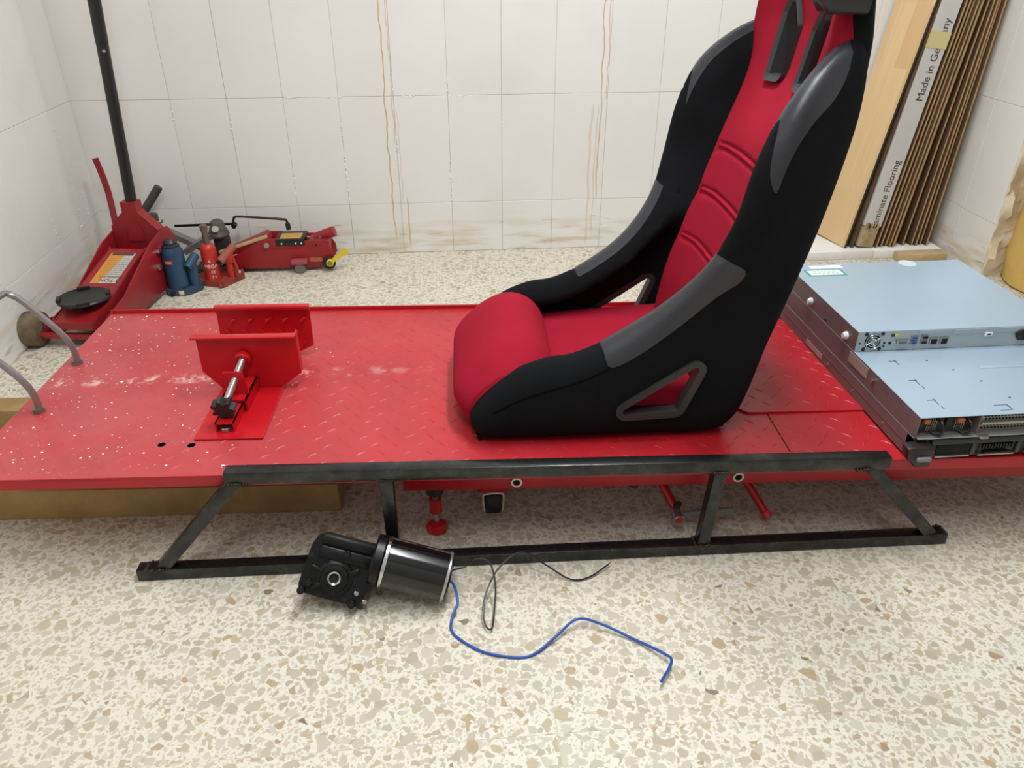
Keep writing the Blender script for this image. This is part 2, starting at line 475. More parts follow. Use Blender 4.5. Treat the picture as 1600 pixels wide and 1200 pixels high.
for z0, z1 in rows:
    for x0, x1 in cells(XL-0.003, XR+0.003, 0.0, TW):
        tile_obj(wall_back, 'wall_tile', x1-x0-2*G, 0.006, z1-z0-2*G, TR(x0+G+jit(.0003), jit(.0004), z0+G, rx=jit(.0012), rz=jit(.002)), TILE)
    for y0, y1 in cells(-2.5, 0.0, -0.3333, TW):
        tile_obj(wall_left, 'wall_tile', y1-y0-2*G, 0.006, z1-z0-2*G, Matrix.Translation((XL+jit(.0004), y0+G, z0+G)) @ Matrix.Rotation(math.pi/2, 4, 'Z'), TILE)
    for y0, y1 in cells(-0.401, 0.0, -0.221, TW):
        tile_obj(wall_right, 'wall_tile', y1-y0-2*G, 0.006, z1-z0-2*G, Matrix.Translation((XR+jit(.0003), y1-G, z0+G)) @ Matrix.Rotation(-math.pi/2, 4, 'Z'), TILE)
# plain upper walls above the tiling
zt = rows[-1][1]
struct('trim_1', box(new(), XL, XR, 0.0, 0.006, zt, CEIL), PLASTER)
struct('trim_2', box(new(), XL-0.006, XL, YN, 0.0, zt, CEIL), PLASTER)
struct('trim_3', box(new(), XR, XR+0.006, -0.4, 0.0, zt, CEIL), PLASTER)
FT = 0.316
for x0, x1 in cells(XL, XP, 0.692, FT):
    for y0, y1 in cells(-2.95, 0.0, -2.0, FT):
        if x0 > XR+0.01 and y0 > -0.38: continue
        tile_obj(floor, 'floor_tile', x1-x0-0.0007, y1-y0-0.0007, 0.012, TR(x0+0.0005, y0+0.0005, -0.012+jit(.0001)), TERR, bev=0.0004)
# white crumbs of efflorescence sticking out of some joints
def crumbs(parent, pts, name='joint_crumb'):
    bm = new()
    for p, s in pts:
        t = bmesh.new(); bmesh.ops.create_icosphere(t, subdivisions=1, radius=s)
        for v in t.verts: v.co = Vector((v.co.x*random.uniform(.6, 1.3), v.co.y*.7, v.co.z*random.uniform(.6, 1.5))) + Vector(p)
        _merge(bm, t)
    return part(parent, name, bm, mat('efflorescence', (244, 242, 238), 0.95), sm=True, kind='stuff')
cp = []
for x, za, zb, n in ((0.36, .30, .20, 16), (0.54, .36, .19, 40), (0.54, .46, .42, 10), (0.72, .44, .30, 14), (0.72, .62, .56, 9), (0.90, .33, .19, 34), (0.90, .60, .55, 8), (1.08, .5, .36, 8), (0.18, .5, .42, 10), (0.0, .53, .47, 8), (0.36, .26, .21, 9)):
    for _ in range(n): cp.append(((x+jit(.002), -0.001, random.uniform(za, zb)), random.uniform(.0009, .0032)))
for xa, xb, z, n in ((0.36, .55, Z1+TH, 24), (0.75, .81, Z1+TH, 12), (0.92, 1.03, Z1+TH, 14), (0.2, .3, Z1, 5)):
    for _ in range(n): cp.append(((random.uniform(xa, xb), -0.001, z+jit(.0015)), random.uniform(.0009, .0028)))
crumbs(wall_back, cp)
cp = []
for y, za, zb, n in ((-.153, .50, .22, 26), (-.333, .30, .2, 16), (-.09, .40, .19, 14)):
    for _ in range(n): cp.append(((XL+.001, y+jit(.003), random.uniform(za, zb)), random.uniform(.0006, .0026)))
for _ in range(16): cp.append(((XL+.001, random.uniform(-.2, -.1), Z1+jit(.003)), random.uniform(.001, .003)))
crumbs(wall_left, cp)
# broken masonry edge where the right wall ends
bm = new()
nx_, nz_ = 12, 60
def jy(i, k):
    return -0.400 + 0.010*math.sin(i*1.7+k*0.9) * (1 if i else .3) + random.uniform(-.008, .006) - (0.012 if i in (0, 1) and k % 7 < 4 else 0)
V = [[bm.verts.new((XR + 0.003 + 0.27*i/nx_ + (random.uniform(-.004, .004) if i else random.uniform(-0.002, .004)), jy(i, k), max(0.0, 1.5*k/nz_ + random.uniform(-.006, .006)))) for k in range(nz_+1)] for i in range(nx_+1)]
for i in range(nx_):
    for k in range(nz_): bm.faces.new((V[i][k], V[i+1][k], V[i+1][k+1], V[i][k+1]))
# thickness: back and sides
Bk = [[bm.verts.new((v.co.x, -0.30, v.co.z)) for v in (V[i][0], V[i][nz_])] for i in (0, nx_)]
for i, A in ((0, V[0]), (1, V[nx_])):
    bm.faces.new([Bk[i][0]] + [v for v in A] + [Bk[i][1]])
bm.faces.new([V[i][nz_] for i in range(nx_+1)] + [Bk[1][1], Bk[0][1]])
struct('trim_4', bm, ROUGHPL, sm=True)
# ceiling fixtures (out of frame)
for nm, x, y, lb in (('ceiling_lamp', 1.38, -1.30, 'white fluorescent ceiling lamp above the red lift'), ('ceiling_lamp', 0.75, -2.5, 'white fluorescent ceiling lamp nearer the doorway')):
    t = thing(nm, lb, 'lamp', (x, y, CEIL-0.06))
    part(t, 'housing', box(new(), x-.05, x+.05, y-.62, y+.62, CEIL-.06, CEIL, bev=.004), mat('lamp_housing', (235, 235, 232), 0.4))
    me = mat('lamp_glow', (255, 250, 240), 0.4)
    me.node_tree.nodes['Principled BSDF'].inputs['Emission Color'].default_value = (1, .96, .9, 1)
    me.node_tree.nodes['Principled BSDF'].inputs['Emission Strength'].default_value = 3.0
    part(t, 'tube', cyl(new(), (x, y-.6, CEIL-.078), (x, y+.6, CEIL-.078), .013, seg=12), me)
# ------------------------------------------------------------------ lift table
LA = math.radians(-2.7)
LM = Matrix.Translation((0.048, -0.901, 0)) @ Matrix.Rotation(LA, 4, 'Z')     # local x along the lift, y = 0 at its rear edge
LZ, LW, LL = 0.200, 0.675, 2.25
REDP = mat('red_paint', (176, 18, 28), 0.32, var=0.12, vscale=10, bump=0.05)
REDD = mat('red_paint_frame', (168, 16, 24), 0.4, var=0.2, vscale=10)
STEEL = mat('zinc_steel', (176, 174, 170), 0.32, metal=0.9, var=0.15, vscale=40)
CHROME = mat('bright_steel', (210, 210, 208), 0.18, metal=1.0)
RUBBER = mat('black_rubber', (26, 26, 27), 0.6, var=0.2)
BLKPL = mat('black_plastic', (22, 22, 24), 0.4)
DARKHOLE = mat('dark_recess', (14, 12, 12), 0.8)
lift = thing('lift_table', 'long red tread-plate motorcycle lift table, dusty at its left end', 'lift', (0.048, -0.901, 0), LA)
part(lift, 'platform', box(new(), 0, LL, -LW, 0, LZ-0.006, LZ, LM, bev=0.001, seg=1), RED, label='red tread-plate deck')
bm = new()
box(bm, 0, LL, -LW, -LW+0.004, LZ-0.022, LZ-0.0005, LM)
part(lift, 'front_lip', bm, REDP)
part(lift, 'rear_lip', box(new(), 0, LL, -0.004, 0, LZ-0.022, LZ+0.011, LM, bev=0.001, seg=1), REDP)
part(lift, 'end_lip', box(new(), 0, 0.004, -LW+0.004, -0.004, LZ-0.022, LZ-0.006, LM), REDP)
# raised crescents of the tread
def crescent(bm, x, y, a, z, M, r=0.019, w=0.0024, h=0.0009, span=1.2, n=5):
    A = []
    for i in range(n+1):
        th = -span/2 + span*i/n; k = math.sin(math.pi*i/n)
        ca, sa = math.cos(a), math.sin(a)
        def P(rad, zz):
            px, py = rad*math.cos(th)-r, rad*math.sin(th)
            return bm.verts.new(M @ Vector((x+px*ca-py*sa, y+px*sa+py*ca, zz)))
        ww = w*(0.25+0.75*k)
        A.append((P(r-ww, z-0.0002), P(r, z+h*(0.2+0.8*k)), P(r+ww, z-0.0002)))
    for p, q in zip(A, A[1:]):
        bm.faces.new((p[0], q[0], q[1], p[1])); bm.faces.new((p[1], q[1], q[2], p[2]))
def tread(bm, x0, x1, y0, y1, z, M, pitch=0.042, skip=None):
    j = 0; y = y0+pitch/2
    while y < y1-0.008:
        x = x0+0.015+(pitch/2 if j % 2 else 0); i = 0
        while x < x1-0.012:
            if not (skip and skip(x, y)):
                crescent(bm, x, y, (0.75 if (i+j) % 2 else 2.35) + jit(.05), z, M)
            x += pitch; i += 1
        y += pitch*0.62; j += 1
IPL = (1.405, 2.06, -0.515, -0.10)                                            # insert plate, lift space
bm = new(); tread(bm, 0.02, LL-0.02, -LW+0.008, -0.012, LZ, LM, skip=lambda x, y: IPL[0]-.02 < x < IPL[1]+.02 and IPL[2]-.02 < y < IPL[3]+.02)
part(lift, 'tread_pattern', bm, RED, kind='stuff')
ins = part(lift, 'insert_plate', prism(new(), [(IPL[0]+.02, IPL[2]), (IPL[1], IPL[2]), (IPL[1], IPL[3]), (IPL[0], IPL[3]), (IPL[0], IPL[2]+.02)], LZ, LZ+0.004, LM), RED)
bm = new(); tread(bm, IPL[0]+.01, IPL[1]-.01, IPL[2]+.01, IPL[3]-.01, LZ+0.004, LM); part(ins, 'tread_pattern', bm, RED, kind='stuff')
part(lift, 'seam', box(new(), 1.462, 1.4645, -LW+.004, IPL[2], LZ-.001, LZ+.0004, LM), DARKHOLE)
for lx, ly in ((0.322, -0.577), (0.377, -0.581)):
    part(lift, 'bolt_hole', lathe(new(), [(0, LZ+.0002), (.006, LZ+.0002), (.0065, LZ+.0006), (.0075, LZ+.0002)], LM @ TR(lx, ly, 0), 16), DARKHOLE)
# under-frame
bm = new(); box(bm, 0.76, LL-0.02, -LW+0.055, -LW+0.10, 0.112, 0.172, LM, bev=.003); part(lift, 'side_beam', bm, REDD)
bm = new(); box(bm, 0.76, LL-0.02, -0.10, -0.055, 0.112, 0.172, LM, bev=.003); part(lift, 'side_beam', bm, REDD)
for x in (0.78, 1.5, 2.15):
    part(lift, 'cross_beam', box(new(), x, x+.05, -LW+.10, -.10, .115, .16, LM, bev=.003), REDD)
bm = new(); box(bm, 0.02, 0.76, -0.5, -0.46, LZ-.03, LZ-.006, LM); part(lift, 'deck_stiffener', bm, REDD)
bm = new(); box(bm, 0.76, LL-.02, -LW+.03, -LW+.055, LZ-.032, LZ-.006, LM); part(lift, 'deck_rail', bm, REDD)
for x in (0.97, 1.385):                                                       # open tube ends in the beam
    M = LM @ TR(x, -LW+.055, .131) @ Matrix.Rotation(math.pi/2, 4, 'X')
    s = part(lift, 'tube_socket', lathe(new(), [(.006, 0), (.0105, 0), (.0105, .006), (.0068, .006), (.006, .001)], M, 20), STEEL)
    part(s, 'socket_bore', lathe(new(), [(0, .0008), (.0066, .0008), (.0066, .0012), (0, .0012)], M, 16), DARKHOLE)
# screw foot
fx, fy = 0.835, -1.536
ft = part(lift, 'levelling_foot', lathe(new(), [(0, .002), (.021, .002), (.0215, .010), (.017, .018), (.008, .022), (0, .022)], TR(fx, fy, 0), 24), mat('foot_red', (190, 22, 30), 0.35))
part(ft, 'threaded_rod', cyl(new(), (fx, fy, .02), (fx, fy, .16), .0065, seg=14), STEEL)
part(ft, 'foot_collar', cyl(new(), (fx, fy, .045), (fx, fy, .078), .0125, seg=20, bev=.0015), REDP)
part(ft, 'foot_sleeve', cyl(new(), (fx, fy, .092), (fx, fy, .175), .017, .021, seg=20), RUBBER)
part(ft, 'foot_arm', box(new(), fx-.018, fx+.018, fy-.02, fy+.10, .150, .178), REDD)
# caster
cx, cy = 0.947, -1.487
cb = part(lift, 'caster_bracket', prism(new(), [(-.03, 0), (-.015, .008), (.015, .008), (.03, 0), (.03, -.003), (.012, -.006), (-.012, -.006), (-.03, -.003)], -.03, .03, frame((cx, cy, .072), (1, 0, 0), (0, 0, 1))), REDP)
WHITEZ = mat('pale_zinc', (206, 202, 192), 0.35, metal=0.6)
bm = new()
tube(bm, smooth_pts([(cx-.018, cy-.032, .024), (cx-.020, cy-.032, .060), (cx-.012, cy-.032, .067), (cx+.012, cy-.032, .067), (cx+.020, cy-.032, .060), (cx+.018, cy-.032, .024)], 5), .0022, 8)
box(bm, cx-.021, cx-.019, cy-.02, cy+.02, .02, .062); box(bm, cx+.019, cx+.021, cy-.02, cy+.02, .02, .062)
part(cb, 'caster_fork', bm, WHITEZ)
part(cb, 'caster_wheel', cyl(new(), (cx-.0165, cy, .030), (cx+.0165, cy, .030), .0295, seg=28, bev=.004), RUBBER)
part(cb, 'caster_bolt', cyl(new(), (cx, cy-.033, .092), (cx, cy-.028, .092), .006, seg=6), STEEL)
# foot pedal
ped = part(lift, 'pedal_arm', tube(new(), [(1.272, -1.50, .085), (1.291, -1.545, .055), (1.298, -1.56, .043)], .009, 12), REDP)
part(ped, 'pedal_boss', cyl(new(), (1.300, -1.566, .040), (1.300, -1.59, .034), .0115, seg=22, bev=.001), STEEL)
part(ped, 'pedal_boss_insert', cyl(new(), (1.300, -1.5895, .0342), (1.300, -1.5915, .0336), .0075, seg=18), mat('reflector_red', (196, 40, 36), 0.4))
bm = new(); prism(bm, [(.008, -.006), (.05, -.006), (.105, -.010), (.112, -.003), (.108, .009), (.05, .007), (.008, .006)], -.003, .003, frame((1.300, -1.575, .037), (1, -.02, .02), (0, -.15, 1)), bev=.001)
part(ped, 'pedal_blade', bm, mat('grey_cast_pedal', (150, 148, 146), 0.4, metal=.5))
part(ped, 'pedal_grip', cyl(new(), (1.299, -1.562, .046), (1.302, -1.572, .060), .006, seg=12), RUBBER)
rl = part(lift, 'release_lever', tube(new(), [(1.432, -1.50, .09), (1.455, -1.54, .062), (1.476, -1.572, .030)], .0085, 12), REDP)
part(rl, 'lever_tip', cyl(new(), (1.476, -1.572, .030), (1.482, -1.581, .021), .0095, seg=14, bev=.002), mat('lever_tip_red', (206, 44, 44), 0.4))
# bent wheel stop bar at the left end
GREYBAR = mat('grey_bar', (150, 142, 142), 0.35, metal=0.7, var=0.15)
n1, n2 = Vector((0.066, -1.160, LZ)), Vector((0.070, -1.356, LZ))
P1 = [n1, n1+Vector((.002, 0, .02)), n1+Vector((-.002, 0, .05)), n1+Vector((-.018, 0, .082)), n1+Vector((-.062, 0, .142)), n1+Vector((-.082, -.004, .165)), n1+Vector((-.097, -.02, .172))]
P2 = [n2+Vector((p.x-n1.x, -(p.y-n1.y), p.z-n1.z)) for p in P1]
bar = part(lift, 'wheel_stop_bar', tube(new(), smooth_pts(P1 + P2[::-1], 6), .0066, 12), GREYBAR)
for n in (n1, n2):
    part(bar, 'hex_nut', cyl(new(), n, n+Vector((0, 0, .010)), .0125, seg=6), mat('dull_nut', (140, 132, 122), 0.45, metal=.7, var=.3, vscale=60))

# timbers under the lift
WOOD = mat('old_timber', (182, 150, 98), 0.85, var=0.35, vscale=6, bump=0.4, bscale=25, dark=(142, 112, 70))
ta = math.radians(-2.6)
single('timber_beam', box(new(), -.29, .655, .0, .09, 0, .069, TR(-.012, -1.436, 0, ta), bev=.003), WOOD, 'long pale timber beam lying on the floor under the front of the lift', 'timber', 'timbers under the lift', loc=(.3, -1.4, 0))
single('timber_beam', box(new(), -.30, .60, 0, .062, 0, .068, TR(0.0, -1.133, 0, ta), bev=.003), WOOD, 'timber beam farther back, its end showing beside the left end of the lift', 'timber', 'timbers under the lift', loc=(.2, -1.1, 0))

# ------------------------------------------------------------------ welded frame leaning on the lift
RAW = mat('raw_mill_steel', (78, 79, 79), 0.30, metal=0.85, var=0.3, vscale=25, rvar=0.08, dark=(50, 50, 50))
WELD = mat('weld_bead', (58, 52, 44), 0.5, metal=0.6, var=0.5, vscale=120, bump=0.8, bscale=300)
fr = thing('welded_frame', 'trapezoid frame of welded raw square steel tube leaning on the lift', 'frame', (1.05, -1.64, 0))
def sqtube(a, b, w=0.0245, up=(0, 0, 1), bev=.0022):
    a = Vector(a); b = Vector(b); return box(new(), 0, (b-a).length, -w/2, w/2, -w/2, w/2, frame(a, b-a, None, up), bev=bev)
h = .0123
bot = lambda x: Vector((x, -1.6195 - (x-.297)*.0206, h))
top = lambda x: Vector((x, -1.613 - (x-.485)*.0475, .2125))
part(fr, 'bottom_rail', sqtube(bot(.299), bot(1.803)), RAW)
part(fr, 'top_rail', sqtube(top(.486), top(1.632)), RAW)
def strut(xa, xb, name):
    a, b = bot(xa), top(xb); d = (b-a).normalized()
    k = (h-.001)/d.z
    return part(fr, name, sqtube(a+d*k, b-d*k, .0225, up=(0, -1, 0)), RAW)
for xa, xb, nm in ((.335, .510, 'brace'), (.759, .757, 'upright'), (1.329, 1.336, 'upright'), (1.780, 1.592, 'brace')):
    s = strut(xa, xb, nm)
    for base, hz in ((bot(xa), .0115), (top(xb), -.0115)):
        bm = new()
        for k in range(26):
            t = bmesh.new(); bmesh.ops.create_icosphere(t, subdivisions=1, radius=random.uniform(.0022, .0042))
            a = 2*math.pi*k/26; r = .0135/max(abs(math.cos(a)), abs(math.sin(a)))
            rx = r*math.cos(a)*(1.35 if nm == 'brace' else 1.0)
            ctr = base + Vector((rx, r*.92*math.sin(a), hz+jit(.001)))
            for v in t.verts: v.co = v.co + ctr
            _merge(bm, t)
        part(s, 'weld_bead', bm, WELD)

# ------------------------------------------------------------------ wheel clamp on the lift
wc = thing('wheel_clamp', 'red front wheel vise with two flared jaws and a black hand knob', 'wheel clamp', (0.47, -1.35, LZ), LA)
CM = Matrix.Translation((0.468, -1.303, LZ)) @ Matrix.Rotation(math.radians(-2.4), 4, 'Z')   # origin under the moving jaw, y away
CRED = mat('clamp_red', (186, 16, 28), 0.34, var=0.14, vscale=14)
part(wc, 'base_plate', box(new(), -.062, .064, -.186, .17, .0012, .005, CM, bev=.0008, seg=1), CRED)
bm = new()                                                                     # U-channel rail
for x0, x1, z0, z1 in ((-.034, -.030, .005, .032), (.012, .016, .005, .032), (-.034, .016, .028, .032)):
    box(bm, x0, x1, -.095, -.004, z0, z1, CM)
part(wc, 'rail_channel', bm, CRED)
bm = new()
for x0, x1, z0, z1 in ((-.0265, -.0235, .005, .024), (.0055, .0085, .005, .024), (-.0265, .0085, .021, .024)):
    box(bm, x0, x1, -.165, -.04, z0, z1, CM)
part(wc, 'inner_channel', bm, CRED)
part(wc, 'anchor_bolt', cyl(new(), CM @ Vector((-.009, -.158, .005)), CM @ Vector((-.009, -.158, .013)), .011, seg=6, bev=.001), STEEL)
jaw = [(-.092, .124), (-.092, .045), (-.060, .006), (.062, .006), (.102, .036), (.102, .124)]
bm = new(); prism(bm, jaw, -.002, .002, CM @ frame((0, 0, 0), (1, 0, 0), (0, 0, 1)), bev=.0006, seg=1)
box(bm, -.099, .104, -.016, .002, .122, .126, CM @ TR(0, 0, 0), bev=.001)
box(bm, .100, .103, .0, .020, .034, .123, CM)
part(wc, 'moving_jaw', bm, CRED)
bm = new(); prism(bm, [(-.096, .122), (-.096, .03), (-.055, .006), (.060, .006), (.102, .026), (.102, .122)], -.002, .002, CM @ TR(0, .142, 0, rx=math.radians(-4)) @ frame((0, 0, 0), (1, 0, 0), (0, 0, 1)), bev=.0006, seg=1)
box(bm, -.096, .104, .130, .146, .116, .126, CM @ TR(0, 0, 0), bev=.004)
fj = part(wc, 'fixed_jaw', bm, CRED)
bm = new()
JF = CM @ TR(0, .1395, 0) @ frame((0, 0, 0), (1, 0, 0), (0, 0, 1))
for i in range(5):
    for j in range(3): crescent(bm, -.075+.037*i+(0 if j % 2 else .012), .035+.027*j, .75 if j % 2 else 2.35, .0005, JF, r=.016)
part(fj, 'tread_pattern', bm, CRED, kind='stuff')
part(wc, 'screw_bracket', prism(new(), [(-.030, .030), (.016, .030), (.010, .080), (-.027, .080)], -.0025, .0025, CM @ TR(0, -.071, 0) @ frame((0, 0, 0), (1, 0, 0), (0, 0, 1)), bev=.001), CRED)
s0, s1 = CM @ Vector((-.004, -.002, .078)), CM @ Vector((-.010, -.138, .047))
part(wc, 'screw_boss', cyl(new(), s0, s0+(s1-s0)*.10, .016, seg=24, bev=.003), CRED)
n = 60; sp = [s0+(s1-s0)*(i/n) for i in range(n+1)]
part(wc, 'threaded_screw', tube(new(), sp, .007, 12, rs=[.0074 if i % 2 else .0064 for i in range(n+1)]), STEEL)
kb = new(); poly = []
for k in range(56):
    a = 2*math.pi*k/56; poly.append(((.0185+.0045*math.cos(7*a))*math.cos(a), (.0185+.0045*math.cos(7*a))*math.sin(a)))
kd = (s1-s0).normalized()
prism(kb, poly, -.004, .016, frame(s1, Vector((0, 0, 1)).cross(kd), None, kd), bev=.0015)
kn = part(wc, 'hand_knob', kb, RUBBER)

# ------------------------------------------------------------------ bucket seat
SA = math.radians(-1.5)
SM = Matrix.Translation((0.935, -1.550, LZ+.001)) @ Matrix.Rotation(SA, 4, 'Z')   # x towards the rear of the seat, y across (away), z up
def fabric(name, rgb, dark, sheen=0.3):
    m = mat(name, rgb, 0.9, var=0.1, vscale=6, dark=dark, spec=0.15)
    N = m.node_tree.nodes; L = m.node_tree.links; b = N['Principled BSDF']
    b.inputs['Sheen Weight'].default_value = sheen; b.inputs['Sheen Roughness'].default_value = 0.5
    b.inputs['Sheen Tint'].default_value = (*srgb(rgb), 1)
    tc = N.new('ShaderNodeTexCoord'); w = N.new('ShaderNodeTexNoise'); w.inputs['Scale'].default_value = 650; w.inputs['Detail'].default_value = 1
    L.new(tc.outputs['Object'], w.inputs['Vector'])
    bp = N.new('ShaderNodeBump'); bp.inputs['Strength'].default_value = 0.25; bp.inputs['Distance'].default_value = 0.0008
    L.new(w.outputs[0], bp.inputs['Height']); L.new(bp.outputs[0], b.inputs['Normal'])
    return m
FRED = fabric('red_fabric', (158, 23, 46), (146, 18, 39), 0.08)
FBLK = fabric('black_fabric', (18, 19, 22), (14, 15, 17), 0.14)
LEATH = mat('dark_grey_leather', (46, 46, 51), 0.40, var=0.12, vscale=5, bump=0.35, bscale=45)
TRIM = mat('charcoal_trim', (46, 45, 46), 0.45, bump=0.1, bscale=300)
seat = thing('bucket_seat', 'red and black fabric racing bucket seat standing on the lift', 'seat', tuple(SM.translation), SA)
WID = 0.42
WING = smooth_pts([(-.030, .050), (-.020, .014), (.012, .001), (.10, 0), (.25, 0), (.395, 0), (.437, .010), (.463, .036), (.480, .085), (.499, .178), (.528, .292), (.553, .403), (.573, .53), (.576, .60), (.569, .655),
                   (.548, .676), (.514, .664), (.480, .639), (.446, .602), (.421, .556), (.403, .50), (.386, .41), (.358, .330), (.300, .256), (.218, .196), (.158, .167), (.105, .158), (.048, .134), (-.002, .092)], 5, True)
HC3 = [(.226, .058), (.344, .064), (.382, .166)]
HOLE = round_poly(HC3, .007)
def rear_s(z):
    tab = [(0, .44), (.036, .463), (.085, .48), (.178, .499), (.292, .528), (.403, .553), (.53, .573), (.6, .576), (.655, .572), (.727, .566), (.85, .57), (1.0, .575)]
    for (z0, a), (z1, b) in zip(tab, tab[1:]):
        if z <= z1: return a+(b-a)*max(0, (z-z0))/(z1-z0)
    return tab[-1][1]
P_BASE = [(.196, .24), (.206, .180), (.220, .156), (.27, .183), (.33, .234), (.380, .293), (.415, .326), (.404, .352), (.33, .36)]
P_SHO = [(.440, .66), (.520, .71), (.540, .70), (.527, .640), (.508, .602), (.480, .578), (.458, .550), (.442, .515), (.432, .476), (.419, .500), (.421, .540), (.432, .582), (.446, .612)]
P_BASE = smooth_pts(P_BASE, 3, True); P_SHO = smooth_pts(P_SHO, 3, True)
def cdt_region(outline, holes, polys, rings, grid, gridmin, extra=()):
    vs = []; es = []
    def add_loop(lp):
        b = len(vs); vs.extend(Vector((p[0], p[1])) for p in lp); n = len(lp)
        es.extend((b+i, b+(i+1) % n) for i in range(n))
    add_loop(outline)
    for hh in holes: add_loop(hh)
    for p in polys: add_loop(p)
    n = len(outline)
    for d in rings:
        for i in range(n):
            p = Vector(outline[i][:2]); t = Vector(outline[(i+1) % n][:2]) - Vector(outline[i-1][:2])
            if t.length < 1e-9: continue
            t.normalize()
            for q in (p+Vector((-t.y, t.x))*d,):
                if inpoly(q, outline) and dpoly(q, outline) > d*0.97 and all(not inpoly(q, hh) and dpoly(q, hh) > .003 for hh in holes): vs.append(q)
    xs = [p[0] for p in outline]; ys = [p[1] for p in outline]
    y = min(ys)
    gy = list(extra)
    while y < max(ys): gy.append(y); y += grid
    for y in gy:
        x = min(xs)
        while x < max(xs):
            q = Vector((x, y))
            if inpoly(q, outline) and dpoly(q, outline) > gridmin and all(not inpoly(q, hh) and dpoly(q, hh) > .003 for hh in holes): vs.append(q)
            x += grid
    r = delaunay_2d_cdt(vs, es, [], 0, 1e-5)
    V, F = r[0], r[2]
    F = [f for f in F if (lambda c: inpoly(c, outline) and not any(inpoly(c, hh) for hh in holes))(sum((V[i] for i in f), Vector((0, 0)))/len(f))]
    return V, F
def two_sided(V, F, fa, fb, M):
    """close two height maps over one flat triangulation"""
    bm = new(); A = [None]*len(V); B = [None]*len(V)
    used = set(i for f in F for i in f)
    for i in used: A[i] = bm.verts.new(M @ Vector(fa(V[i]))); B[i] = bm.verts.new(M @ Vector(fb(V[i])))
    cnt = {}
    for f in F:
        bm.faces.new([A[i] for i in f]); bm.faces.new([B[i] for i in f][::-1])
        for a, b in zip(f, f[1:]+f[:1]): cnt[(min(a, b), max(a, b))] = cnt.get((min(a, b), max(a, b)), 0)+1
    for (a, b), c in cnt.items():
        if c == 1:
            try: bm.faces.new((A[a], A[b], B[b], B[a]))
            except ValueError: pass
    bmesh.ops.remove_doubles(bm, verts=bm.verts[:], dist=2e-5)
    return bm
wv, wf = cdt_region(WING, [HOLE], [P_BASE, P_SHO], (.002, .006, .012, .020, .030, .042), .014, .048)
_dc = {}
def wd(p):
    k = (round(p.x, 6), round(p.y, 6))
    if k not in _dc: _dc[k] = dpoly(p, WING)
    return _dc[k]
def wing_t(p, side, off=0.0):
    d = wd(p); R = .046; H = .034
    hh = H*math.sqrt(max(0, 1-(1-min(d/R, 1))**2))
    s, z = p.x, p.y
    fl = .066*sstep(z, .20, .46)*sstep(rear_s(z)-s, .0, .16)
    puff = .006*math.exp(-((s-.1)/.12)**2-((z-.07)/.06)**2)
    tc = .035 - fl
    thin = .052*sstep(d, .044, .066)*sstep(z, .32, .22)
    return tc - hh - puff - off if side < 0 else tc + hh - thin + off
for near in (True, False):
    mp = (lambda t: t) if near else (lambda t: WID-t)
    bm = two_sided(wv, wf, lambda p: (p.x, mp(wing_t(p, -1)), p.y), lambda p: (p.x, mp(wing_t(p, 1)), p.y), SM)
    w = part(seat, 'side_wing', bm, FBLK, angle=80)
    for poly, nm in ((P_BASE, 'leather_patch'), (P_SHO, 'leather_patch')):
        bm = new(); ids = {}
        def vv(i, side):
            if (i, side) not in ids:
                p = wv[i]; ids[(i, side)] = bm.verts.new(SM @ Vector((p.x, mp(wing_t(p, side, .0011 if wd(p) > .001 else 0)), p.y)))
            return ids[(i, side)]
        for f in wf:
            c = sum((wv[i] for i in f), Vector((0, 0)))/len(f)
            if inpoly(c, poly):
                bm.faces.new([vv(i, -1) for i in f])
                if max(wd(wv[i]) for i in f) < .0125: bm.faces.new([vv(i, 1) for i in f])
        for v in bm.verts: pass
        bmesh.ops.remove_doubles(bm, verts=bm.verts[:], dist=2e-5)
        # lift ridge verts a little so the patch covers the cloth
        bm.normal_update()
        part(w, nm, bm, LEATH, angle=80, label='dark grey leather patch')
    # plastic trim of the side opening
    ri = round_poly(HC3, .007, -.001); ro = round_poly(HC3, .007, .0115); n = len(ri); bm = new()
    lp = [[bm.verts.new(SM @ Vector((p.x, mp(t), p.y))) for p in pts] for pts, t in ((ro, .004), (ro, -.0048), (ri, -.0042), (ri, .0190), (ro, .0190), (ro, .012))]
    for a, b in zip(lp, lp[1:]):
        for i in range(n): bm.faces.new((a[i], a[(i+1) % n], b[(i+1) % n], b[i]))
    part(w, 'opening_trim', bm, TRIM, angle=40)
    # piped seam along the thigh bolster
    sp = smooth_pts([(.012, .070), (.06, .098), (.12, .118), (.17, .132), (.215, .154)], 8)
    bm = new(); tube(bm, [SM @ Vector((p.x, mp(wing_t(p, -1, .0004)), p.y)) for p in sp], .0011, 6)
    part(w, 'piped_seam', bm, mat('seam_black', (8, 8, 9), .9, spec=.05))

